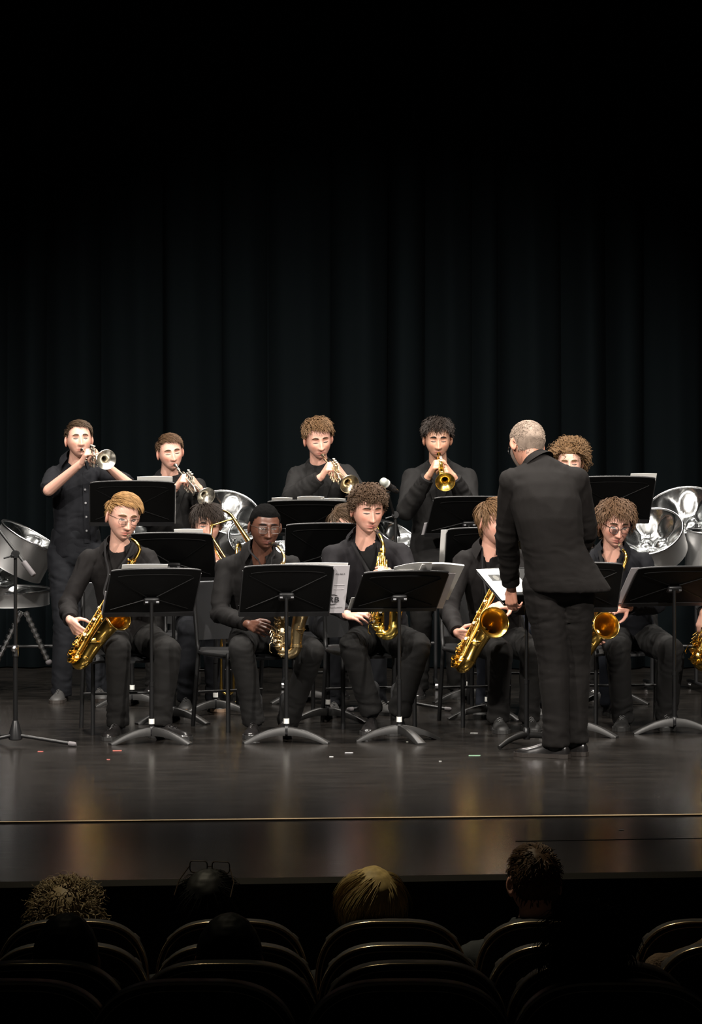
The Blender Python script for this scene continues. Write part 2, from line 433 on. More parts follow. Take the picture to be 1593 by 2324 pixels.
def hand_shape(mb, wrist, d, palm, thumb, curl=(30, 40, 25), hs=1.0, spread=0.10, thumb_curl=25):
    """wrist point, direction to the fingers, palm normal (curl side), direction of the thumb side"""
    d = nrm(d); palm = nrm(np.asarray(palm)-np.dot(palm, d)*d); l = np.cross(d, palm)
    if np.dot(l, thumb) < 0: l = -l
    wrist = np.asarray(wrist, float); S = hs*0.96
    offs = (0.030, 0.010, -0.010, -0.028); kl = (0.088, 0.091, 0.086, 0.078)
    seg = ((0.043, 0.026, 0.021), (0.048, 0.030, 0.022), (0.044, 0.028, 0.021), (0.034, 0.021, 0.019))
    rad = (0.0092, 0.0094, 0.0090, 0.0080)
    mb.capsule(wrist-d*0.02, wrist+d*0.02, 0.025*S, 0.027*S, flat=0.72, up=palm)
    for i in range(4):
        kn = wrist+S*(d*kl[i]+l*offs[i]-palm*0.004)
        mb.capsule(wrist+S*(d*0.012+l*offs[i]*0.55), kn, 0.0165*S, 0.0125*S, n=8)
        a = 0.0; p = kn; r = rad[i]*S; di = nrm(d+l*spread*(1.3-i)*0.55)
        for j in range(3):
            a += math.radians(curl[j]*(1+0.08*(i-1)))
            dv = di*math.cos(a)+palm*math.sin(a); q = p+dv*seg[i][j]*S
            mb.capsule(p, q, r*(1-0.07*j), r*(1-0.07*(j+1)), n=8); p = q
    # thumb: leaves the side of the palm near its base
    b = wrist+S*(d*0.020+l*0.020+palm*0.006); td = nrm(d*0.62+l*0.70+palm*0.35)
    k1 = b+td*0.042*S; mb.capsule(b, k1, 0.0165*S, 0.0125*S, n=8)
    td2 = nrm(d*0.85+l*0.35+palm*(0.2+thumb_curl/60)); k2 = k1+td2*0.034*S; mb.capsule(k1, k2, 0.0118*S, 0.0105*S, n=8)
    td3 = nrm(d*0.95-l*0.05+palm*(0.15+thumb_curl/50)); mb.capsule(k2, k2+td3*0.026*S, 0.0105*S, 0.0085*S, n=8)

def wrinkle(co, no, amp, joints=(), seed=0.0, stretch=(1, 1, 1)):
    """long drape folds everywhere, bunched irregular creases round the joints"""
    out = co.copy(); st = np.asarray(stretch, float); nz = noise.noise
    H = np.zeros(len(co)); S = Vector((seed, seed*1.7, seed*0.3))
    Q = co*st
    for i in range(len(co)):
        p = Vector(Q[i]); w = nz(p*3.0+S)*0.9
        n1 = nz(Vector((p.x*7.5+w, p.y*7.5-w, p.z*7.5+w))+S); n2 = nz(p*17+S)
        H[i] = amp*(1.3*(0.30-abs(n1))+0.40*n2)
    for c, r, a, ax in joints:
        c = np.asarray(c); ax = nrm(ax); dv = co-c; d2 = np.sum(dv**2, 1); idx = np.where(d2 < (2.1*r)**2)[0]
        if not len(idx): continue
        g = np.exp(-d2[idx]/(r*r)); x, y, z = frame_of(ax); L = dv[idx]
        u = L @ ax; s1 = L @ x; s2 = L @ y
        for k, i in enumerate(idx):
            q = Vector((s1[k]*7+seed, s2[k]*7, u[k]*9)); wv = nz(q*1.0)
            n1 = nz(Vector((s1[k]*9+u[k]*6, s2[k]*9-u[k]*4, u[k]*27+wv*1.5+seed*3)))
            H[i] += a*g[k]*(0.34-abs(n1))*2.6
    return out+no*H[:, None]

def shoe(root, ankle, toe, m_up, m_sole, length=0.285, laces=True, name='shoe', wid=1.0, heel=0.07, m_lace=None):
    a = np.asarray(ankle, float); d = np.asarray(toe, float)-a; d[2] = 0; d = nrm(d); side = np.cross(d, V(0, 0, 1))
    fz = root.location.z
    o = V(a[0], a[1], fz)-d*heel
    ts = np.array([0, .05, .14, .28, .42, .55, .68, .80, .90, .97, 1.0]); L = length
    ww = np.array([.016, .030, .036, .036, .036, .040, .046, .046, .040, .026, .010])*wid
    hh = np.array([.055, .075, .092, .098, .085, .070, .058, .050, .044, .034, .022])
    rings = []; ang = np.linspace(0, PI, 13)
    for t, w, h in zip(ts, ww, hh):
        c = o+d*t*L+V(0, 0, 0.018)
        x = np.cos(ang)*w; z = np.abs(np.sin(ang))**0.75*(h-0.018)
        x = x*(1-0.25*(z/0.08))
        rings.append(np.array([c+side*xx+V(0, 0, zz) for xx, zz in zip(x, z)]))
    mb = MB(); mb.loft(rings); s = mb.build(name, m_up, root)
    sb = MB(); ol = []
    for t, w in zip(ts, ww+0.004): ol.append(o+d*(t*L*1.02-0.003)+side*w)
    for t, w in zip(ts[::-1], (ww+0.004)[::-1]): ol.append(o+d*(t*L*1.02-0.003)-side*w)
    ol = np.array(ol); sb.loft([ol+V(0, 0, 0.001), ol+V(0, 0, 0.022)])
    off = np.array(parent_world(s))
    sb.build('sole', m_sole, s, smooth=False)
    if laces:
        lb = MB()
        for k in range(4):
            t = 0.40+0.075*k; h = np.interp(t, ts, hh)+0.002; w = 0.018-0.002*k
            c = o+d*t*L
            lb.tube([c-side*w+V(0, 0, h-0.008), c+d*0.008+V(0, 0, h+0.001), c+side*w+d*0.012+V(0, 0, h-0.008)], 0.0025, 6)
        lb.build('laces', m_lace or m_up, s)
    return s

M_GLASS = None
def lens_mat():
    global M_GLASS
    if M_GLASS: return M_GLASS
    m = bpy.data.materials.new('spectacle_lens'); m.use_nodes = True; N = m.node_tree.nodes; L = m.node_tree.links
    out = N['Material Output']; N.remove(N['Principled BSDF'])
    t = N.new('ShaderNodeBsdfTransparent'); g = N.new('ShaderNodeBsdfGlossy'); g.inputs['Roughness'].default_value = 0.03
    mx = N.new('ShaderNodeMixShader'); fr = N.new('ShaderNodeFresnel'); fr.inputs[0].default_value = 1.35
    L.new(fr.outputs[0], mx.inputs[0]); L.new(t.outputs[0], mx.inputs[1]); L.new(g.outputs[0], mx.inputs[2]); L.new(mx.outputs[0], out.inputs[0])
    M_GLASS = m; return m
def rounded_loop(cx, cz, w, h, r, n=5):
    o = []
    for sx, sz, a0 in ((1, 1, 0), (-1, 1, 90), (-1, -1, 180), (1, -1, 270)):
        for k in range(n):
            a = math.radians(a0+90*k/(n-1)); o.append((cx+sx*(w/2-r)+r*math.cos(a), 0, cz+sz*(h/2-r)+r*math.sin(a)))
    return np.array(o)

SOCK = mat('sock_black', (0.008, 0.008, 0.009), 0.9)
PEOPLE_RNG = np.random.default_rng(7)
def person(label, head, J, hair, skin='fair', yaw=0, pitch=0, roll=0, hs=1.0, hp=None, eyes='down', brow=None, brow_th=0.0090,
           shirt=None, trousers=None, shoe_m=None, sole_m=None, jacket=False, sleeve='long', hands=None, vox=0.0105, floor=0.0,
           glasses=None, legs=True, bulk=1.0, leg_bulk=1.0, stubble=0.0, blush=0.5, collar=True, base=None, upv=0.0, facing=-1, open_neck=0.0,
           torso_depth=1.0, hem_drop=None, laces=True, shoe_len=0.285, beard=None, lace_m=None, extras=None, flare=0.0, hem_shift=0.0, collar_s=1.0):
    hp = hp or {}; rng = PEOPLE_RNG
    H = np.asarray(head, float); J = {k: np.asarray(v, float) for k, v in J.items()}
    R = rotz(yaw) @ rotm((1, 0, 0), pitch) @ rotm((0, 1, 0), roll)
    toW = lambda q: H+(np.asarray(q)*hs) @ R.T
    hip, nk = J['hip'], J['neck']
    root = thing('person', label, 'person', base if base is not None else (hip[0], hip[1], floor))
    sk = SKIN[skin]
    lat_t = nrm(J['sb']-J['sa']); lat_h = nrm((J['hlat'] if 'hlat' in J else lerp(lat_t, nrm((J['kb']-J['ka'])*V(1, 1, 0)), 0.4))*V(1, 1, 0))
    mid = J['mid'] if 'mid' in J else lerp(hip, nk, 0.5)+V(0, 0.02*(-facing), 0)
    spine = catmull([hip, mid, nk], 12); SL = np.linspace(0, 1, len(spine))
    def spine_at(t):
        if t < 0: return spine[0]+(spine[0]-spine[2])*(-t*len(spine)/2.0)
        if t > 1: return spine[-1]+nrm(lerp(nrm(spine[-1]-spine[-3]), nrm(toW((0, 0.02, -0.05))-nk), 0.7))*(t-1)*0.5
        return np.array([np.interp(t, SL, spine[:, i]) for i in range(3)])
    half = np.linalg.norm(J['sb']-J['sa'])/2
    def torso(mb, grow, t0, jk):
        tt = [t0, -0.06, 0.0, 0.16, 0.34, 0.52, 0.68, 0.80, 0.90, 0.97, 1.03, 1.075]
        aa = [0.158, 0.160, 0.160, 0.152, 0.152, 0.164, 0.176, 0.172, 0.142, 0.092, 0.070, 0.062]
        dd = [0.105, 0.110, 0.112, 0.108, 0.108, 0.115, 0.118, 0.110, 0.092, 0.074, 0.066, 0.060]
        rings = []; ang = np.linspace(0, 2*PI, 28, endpoint=False)
        for t, a, b in zip(tt, aa, dd):
            c = spine_at(t); lt = nrm(lerp(lat_h, lat_t, np.clip(t*1.4, 0, 1)))
            upd = nrm(spine_at(min(t+0.05, 1))-spine_at(max(t-0.05, 0))) if t > -0.01 else nrm(spine_at(0.08)-spine_at(0))
            fw = nrm(np.cross(lt, upd))
            if jk and t < 0.3: a += (0.016+flare)*(0.3-t)/0.5; b += (0.022+flare*0.6)*(0.3-t)/0.5; c = c+V(hem_shift, 0, 0)*max(0, 0.3-t)/0.4
            k = (half/0.185)*(0.35+0.65*np.clip(t, 0, 1)) + 0.65*(1-np.clip(t, 0, 1)) if t < 0.9 else 1.0
            a = a*bulk*k+grow; b = b*bulk*torso_depth+grow
            e = 0.86
            rings.append(c+np.sign(np.cos(ang))[:, None]*(np.abs(np.cos(ang))**e)[:, None]*lt*a+np.sign(np.sin(ang))[:, None]*(np.abs(np.sin(ang))**e)[:, None]*fw*b)
        mb.loft(rings)
    # ---- body: one skin surface (head + neck, hands and forearms, trunk and limbs under the clothes)
    verts, faces = [], []; tint = []
    def push(v, f, tn=None):
        n0 = sum(len(a) for a in verts); verts.append(np.asarray(v)); faces.extend([tuple(i+n0 for i in q) for q in f])
        tint.append(np.zeros((len(v), 3)) if tn is None else tn)
    low = vox >= 0.0155
    D, P, F, nl, nt = head_grid(*((60, 48) if low else (96, 80)), **hp)
    fr = (D[:, 1] < -0.2)
    g = lambda cx, cz, sx, sz: np.exp(-((P[:, 0]-cx)/sx)**2-((P[:, 2]-cz)/sz)**2)*fr
    lip = np.clip((g(0, -0.0675, 0.0225, 0.0045)+g(0, -0.0785, 0.019, 0.0052))*1.3, 0, 1)*0.95
    bl = np.clip(g(0.042, -0.032, 0.02, 0.018)+g(-0.042, -0.032, 0.02, 0.018)+0.8*g(0, -0.042, 0.014, 0.01)+0.5*g(0.03, 0.006, 0.018, 0.008)+0.5*g(-0.03, 0.006, 0.018, 0.008), 0, 1)*blush
    sb_ = stubble*sstep(-0.04, -0.065, P[:, 2])*(D[:, 1] < 0.15)*(1-0.5*lip)
    push(toW(P), F, np.stack([lip, bl, np.clip(sb_+0.35*g(0, -0.0730, 0.022, 0.0020), 0, 1)], 1))
    hb = BVHTree.FromPolygons(P.tolist(), F)
    for s in (-1, 1):
        e = ear_mesh(s); m = MB(); m.loft(e); v = np.concatenate(m.v); push(toW(v), m.f, np.tile([0, 0.55*blush, 0], (len(v), 1)))
    core = MB(); core.capsule(nk-V(0, 0, 0.07), toW((0, 0.020, -0.045)), 0.062*bulk**0.6, 0.056, n=18)
    torso(core, -0.026, -0.12, False)
    hl = {}
    for s in 'ab':
        sg = -1 if s == 'a' else 1
        hl[s] = hip+lat_h*sg*0.088+V(0, 0, -0.02)
        core.capsule(J['s'+s], J['e'+s], 0.044, 0.036); core.capsule(lerp(J['s'+s], nk, 0.5), J['s'+s], 0.045, 0.046)
        core.capsule(J['e'+s], J['w'+s], 0.036, 0.026)
        if legs:
            core.capsule(hl[s], J['k'+s], 0.072, 0.05); core.capsule(J['k'+s], J['a'+s], 0.05, 0.034)
    v, f, n_ = remesh(core, 0.022, 3); push(v, f)
    hands = hands or {}
    for s in 'ab':
        if s not in hands: continue
        h = hands[s]; mb = MB(); w = J['w'+s]; el = J['e'+s]
        far = el if sleeve == 'elbow' else lerp(w, el, 0.35)
        mb.capsule(w, far, 0.0265*bulk**0.5, 0.043*bulk**0.5 if sleeve == 'elbow' else 0.031, flat=0.85)
        hand_shape(mb, w, h['tip']-w, h['palm'], h['thumb'], h.get('curl', (30, 40, 25)), hs=h.get('hs', 1.0), thumb_curl=h.get('tc', 25), spread=h.get('spread', 0.10))
        v, f, n_ = remesh(mb, 0.0075 if low else 0.0046, 2); push(v, f, np.tile([0, 0.25*blush, 0], (len(v), 1)))
    me = bpy.data.meshes.new('body'); off = np.array(root.location)
    me.from_pydata((np.concatenate(verts)-off).tolist(), [], faces)
    at = me.color_attributes.new('face_tint', 'FLOAT_COLOR', 'POINT'); T = np.concatenate(tint)
    at.data.foreach_set('color', np.column_stack([T, np.ones(len(T))]).ravel())
    body = link('body', me, sk, root); me.set_sharp_from_angle(angle=PI)
    tag(body, 'skin of face and hands')
    # ---- face details
    lash_c = M_LASH
    if eyes:
        for s in (-1, 1):
            eb = MB(); cx = s*0.0315
            if eyes == 'open':
                v, f = project_patch(hb, almond(cx, -0.0020, 0.030, 0.0082), 0, (0, 1, 0), 0.0008, 1); eb.cur = 0; eb.add(toW(v), f)
                v, f = project_patch(hb, almond(cx, -0.0026, 0.0140, 0.0080, n=12), 0, (0, 1, 0), 0.0013, 0); eb.cur = 1; eb.add(toW(v), f)
                up = almond(cx, 0.0022, 0.034, 0.0040, n=12, droop=0.0022)
            else:
                v, f = project_patch(hb, almond(cx, -0.0050, 0.027, 0.0045, droop=-0.0008), 0, (0, 1, 0), 0.0006, 1); eb.cur = 1; eb.add(toW(v), f)
                up = almond(cx, -0.0042, 0.035, 0.0058, n=12, droop=-0.0012)
            v, f = project_patch(hb, up, 0, (0, 1, 0), 0.0018, 1); eb.cur = 2; eb.add(toW(v), f)
            eb.build('eye', [M_EYE, M_IRIS, M_LASH], root, fix=False)
        if brow is not None:
            for s in (-1, 1):
                bb = MB(); v, f = project_patch(hb, brow_outline(s, thick=brow_th), 0, (0, 1, 0), 0.0022, 1, thick=0.002); bb.add(toW(v), f)
                bb.build('eyebrow', brow, root, fix=False)
    # ---- hair
    if hair:
        cb, sbm = MB(), MB(); hair_for(hp, hair, rng, cb, sbm)
        hm = MB(); hm.v = [toW(np.concatenate(cb.v))]; hm.f = list(cb.f); hm.mi = [0]*len(cb.f); hm.n = len(hm.v[0])
        if sbm.v: hm.add(toW(np.concatenate(sbm.v)), sbm.f)
        hm.build('hair', hair['m'], root, fix=False)
    if beard is not None:
        az = np.degrees(np.arctan2(D[:, 0], -D[:, 1])); ok = (np.abs(az) < 88) & (P[:, 2] < -0.048+0.0006*np.maximum(0, np.abs(az)-30)) & (P[:, 2] > -0.112)
        Q = P+D*0.006; fs = [q for q in F if len(q) == 4 and all(ok[i] for i in q)]
        used = sorted({i for q in fs for i in q}); mp = {i: k for k, i in enumerate(used)}
        bm_ = MB(); bm_.add(toW(Q[used]), [tuple(mp[i] for i in q) for q in fs]); bm_.build('beard', beard, root, fix=False)
    # ---- shirt or jacket
    fwd0 = V(0, facing, 0)
    tb = MB(); torso(tb, 0.006 if not jacket else 0.014, hem_drop if hem_drop is not None else (-0.42 if jacket else -0.10), jacket)
    g_ = 0.006 if jacket else 0.0
    ws = {}
    for s in 'ab':
        S_, E_, W_ = J['s'+s], J['e'+s], J['w'+s]
        tb.capsule(nk-V(0, 0, 0.035), S_, 0.052*bulk, (0.060+g_)*bulk)
        tb.capsule(nk+V(0, 0, 0.012)-fwd0*0.016, lerp(nk-V(0, 0, 0.008), S_, 0.72)-fwd0*0.01, 0.060*bulk, 0.058*bulk)
        tb.capsule(lerp(nk, hip, 0.30)+(S_-nk)*0.45, S_, 0.075*bulk, (0.062+g_)*bulk)
        if sleeve == 'elbow':
            q = lerp(S_, E_, 0.97); tb.tube([S_, lerp(S_, q, 0.5), lerp(S_, q, 0.85), q], [0.064*bulk, 0.064*bulk, 0.062, 0.060], 14); ws[s] = None
        else:
            tb.capsule(S_, E_, (0.062+g_)*bulk, (0.051+g_)*bulk)
            q = lerp(W_, E_, 0.10); ws[s] = q
            tb.tube([E_, lerp(E_, q, 0.35), lerp(E_, q, 0.7), q], [(0.050+g_)*bulk, (0.053+g_), 0.047+g_, 0.039+g_], 14)
    v, f, n_ = remesh(tb, vox, 2)
    js = []
    for s in 'ab':
        ax = nrm(J['e'+s]-J['s'+s]); js += [(J['e'+s], 0.10, 0.010, ax), (lerp(J['e'+s], J['w'+s], 0.6), 0.09, 0.008, nrm(J['w'+s]-J['e'+s])), (J['s'+s], 0.11, 0.006, lat_t)]
    js.append((spine_at(0.18), 0.16, 0.008, V(0, 0, 1)))
    v = wrinkle(v, n_, 0.0075 if not jacket else 0.0060, js, seed=abs(H[0])*7+1, stretch=(1, 1, 0.6))
    mb = MB(); mb.add(v, f)
    top_name = 'jacket' if jacket else 'shirt'
    top = mb.build(top_name, shirt, root, fix=False); top.data.set_sharp_from_angle(angle=PI)
    t2 = MB(); torso(t2, 0.008 if not jacket else 0.016, -0.10, jacket); tbvh = BVHTree.FromPolygons(np.concatenate(t2.v).tolist(), t2.f)
    # cuffs
    if sleeve != 'elbow':
        for s in 'ab':
            q = ws[s]; dv = nrm(J['w'+s]-J['e'+s]); c = MB()
            c.tube([q-dv*0.045, q-dv*0.04, q+dv*0.004, q+dv*0.006], [0.041+g_, 0.0435+g_, 0.0415+g_, 0.033], 16); c.build('cuff', shirt, root)
    # collar
    ax = nrm(toW((0, 0.02, -0.05))-nk); fwd = nrm(np.cross(lat_t, ax)); lt = nrm(np.cross(ax, fwd))
    if np.dot(fwd, V(0, facing, 0)) < 0: fwd = -fwd
    if collar:
        cm = MB(); rows = [[], [], [], []]; nc = nk+ax*(0.010+0.032*collar_s); cr = bulk**0.5*(0.35+0.65*collar_s)
        for ph in np.linspace(-158+open_neck, 158-open_neck, 25):
            a = math.radians(ph); k = abs(ph)/158.0; dr = -fwd*math.cos(a)+lt*math.sin(a)
            hb_, ho = (0.046-0.030*k**2)*collar_s, 0.000-0.050*k**3; fo = 0.014*k*k
            rows[0].append(nc+dr*(0.068+fo)*cr-ax*0.015); rows[1].append(nc+dr*(0.065+fo)*cr+ax*hb_)
            rows[2].append(nc+dr*(0.071+fo)*cr+ax*(hb_-0.003)); rows[3].append(nc+dr*(0.092+fo+0.018*k)*cr+ax*ho)
        cm.loft(rows, cap=False, closed=False); cm.build('collar', (extras or {}).get('collar_m', shirt), root, fix=False)
    # ---- trousers and shoes
    if legs:
        pb = MB(); c0 = hip
        ang = np.linspace(0, 2*PI, 24, endpoint=False); fw = nrm(np.cross(lat_h, V(0, 0, 1)))
        rings = []
        for dz, a, b in ((-0.10, 0.10, 0.085), (-0.07, 0.145, 0.112), (0.0, 0.163, 0.118), (0.08, 0.158, 0.112), (0.13, 0.152, 0.108)):
            rings.append(c0+V(0, 0, dz)+np.cos(ang)[:, None]*lat_h*a*bulk+np.sin(ang)[:, None]*fw*b*bulk)
        pb.loft(rings); js = []
        for s in 'ab':
            K_, A_ = J['k'+s], J['a'+s]
            pb.capsule(hl[s], K_, 0.092*leg_bulk, 0.071*leg_bulk)
            q = A_+V(0, 0, -0.035)
            pb.tube([K_, lerp(K_, q, 0.25), lerp(K_, q, 0.6), lerp(K_, q, 0.9), q], np.array([0.070, 0.069, 0.062, 0.060, 0.063])*leg_bulk, 16)
            js += [(K_, 0.12, 0.0065, nrm(A_-K_)), (lerp(K_, A_, 0.92), 0.10, 0.010, nrm(A_-K_)), (lerp(hl[s], K_, 0.25), 0.15, 0.010, nrm(K_-hl[s]))]
        v, f, n_ = remesh(pb, vox*1.08, 2)
        v = wrinkle(v, n_, 0.0060, js, seed=abs(H[0])*5+3, stretch=(1, 1, 0.55))
        v[:, 2] = np.maximum(v[:, 2], floor+0.025)
        mb = MB(); mb.add(v, f); tr = mb.build('trousers', trousers, root, fix=False); tr.data.set_sharp_from_angle(angle=PI)
        for s in 'ab':
            sk_ = MB(); sk_.capsule(J['a'+s]+V(0, 0, 0.10), J['a'+s]-V(0, 0, 0.035), 0.046, 0.043); sk_.build('sock', SOCK, root)
            shoe(root, J['a'+s], J['t'+s], shoe_m, sole_m or shoe_m, laces=laces, length=shoe_len, m_lace=lace_m)
    # ---- glasses
    if glasses:
        gm, w, h, r, th, half_rim = glasses; gb = MB(); ln = MB(); yf = -0.103
        for s in (-1, 1):
            lp = rounded_loop(s*0.0335, -0.004, w, h, r); lp[:, 1] = yf+0.10*(np.abs(lp[:, 0])-0.03)*1.0
            gb.tube(toW(lp), th*hs, 6, closed=True)
            ln.add(toW(lp+V(0, 0.001, 0)), [tuple(range(len(lp)))])
            xo = s*(0.0335+w/2); yo = yf+0.10*(abs(xo)-0.03)
            gb.tube(toW([(xo, yo, 0.006), (s*0.078, -0.03, 0.006), (s*0.081, 0.012, 0.004), (s*0.078, 0.03, -0.012)]), th*hs*1.1, 6)
        gb.tube(toW([(-0.0335+w/2, yf-0.001, 0.001), (0, yf-0.006, 0.004), (0.0335-w/2, yf-0.001, 0.001)]), th*hs, 6)
        go = gb.build('glasses', gm, root)
        tag(go, 'spectacle frame')
        l_ = MB(); l_.v, l_.f, l_.n, l_.mi = ln.v, ln.f, ln.n, ln.mi; l_.build('lens', lens_mat(), go, fix=False)
    return dict(root=root, toW=toW, bvh=tbvh, R=R, H=H, nk=nk, ax=ax, fwd=fwd, lt=lt, hb=hb, hs=hs, ws=ws)

def px_patch(pr, name, m, poly, y, off=0.004, thick=0.004, cuts=2, parent=None):
    """piece of cloth lying on a person's top: outline given as photo points at depth y"""
    ol = [PX(px, py, y) for px, py in poly]
    v, f = project_patch(pr['bvh'], [tuple(p) for p in ol], 1.0, (0, 1, 0), off+0.004, cuts, thick)
    mb = MB(); mb.add(v, f); return mb.build(name, m, parent or pr['root'], fix=True)
def buttons(pr, pts, y, m, r=0.0055):
    for px, py in pts:
        p = PX(px, py, y); h = pr['bvh'].ray_cast(Vector(p)-Vector((0, 1, 0)), Vector((0, 1, 0)))
        if h[0] is None: continue
        mb = MB(); mb.disc(np.array(h[0])-V(0, 0.010, 0), V(0, -1, 0), r, 0.003, 10); mb.build('button', m, pr['root'])
# ------------------------------------------------------------------ materials of things
M_BRASS = mat('gold_lacquer', (0.80, 0.52, 0.13), 0.20, 1.0, bump=0.04, bscale=25, rvar=0.06, vscale=20)
M_BRASS_OLD = mat('worn_lacquer', (0.48, 0.36, 0.19), 0.30, 1.0, var=0.3, vscale=14, bump=0.05, bscale=40)
M_BRASS_GREEN = mat('bright_gold_lacquer', (0.85, 0.62, 0.16), 0.22, 1.0, bump=0.04, bscale=25)
M_SILVER = mat('silver_plate', (0.92, 0.88, 0.78), 0.27, 1.0, bump=0.03, bscale=30)
M_SILVER_GOLD = mat('silver_plate_gilt', (0.88, 0.76, 0.54), 0.27, 1.0, bump=0.03, bscale=30)
M_CHROME = mat('pan_chrome', (0.66, 0.68, 0.68), 0.17, 1.0, bump=0.12, bscale=9, rvar=0.05)
M_SKIRT = mat('brushed_steel', (0.72, 0.72, 0.72), 0.40, 1.0, bump=0.05, bscale=40, stretch=(1, 1, 0.1), aniso=0.5)
M_PEARL = mat('pearl_button', (0.55, 0.52, 0.46), 0.3)
M_EBON = mat('ebonite', (0.012, 0.012, 0.012), 0.22)
M_DESK = mat('stand_black', (0.0016, 0.0016, 0.0016), 0.45, spec=0.13, bump=0.05, bscale=300)
M_POLE = mat('stand_pole', (0.014, 0.014, 0.0145), 0.36, 0.4)
M_BASE = mat('stand_base', (0.020, 0.0195, 0.019), 0.45, 0.2, var=0.3, vscale=20)
M_TAPE = mat('white_collar', (0.80, 0.80, 0.76), 0.5)
M_PAPER = mat('paper_white', (0.80, 0.79, 0.76), 0.65, var=0.03, vscale=20)
M_PAPER_LILAC = mat('paper_back', (0.66, 0.63, 0.66), 0.7, var=0.04, vscale=30)
M_INK = mat('ink', (0.03, 0.03, 0.035), 0.7); M_INK_GREY = mat('ink_grey', (0.42, 0.41, 0.42), 0.7)
M_SHELL = mat('chair_shell', (0.0050, 0.0052, 0.0060), 0.5, bump=0.05, bscale=200)
M_LEG = mat('chair_leg', (0.015, 0.015, 0.0155), 0.42, 0.3)
M_EDGE = mat('chair_edge', (0.30, 0.31, 0.33), 0.35, 0.8)
M_BLACKMETAL = mat('black_metal', (0.018, 0.018, 0.019), 0.35, 0.3)
M_RUBBER = mat('grey_rubber', (0.12, 0.11, 0.115), 0.7)
M_STEEL = mat('steel', (0.55, 0.55, 0.56), 0.25, 1.0)

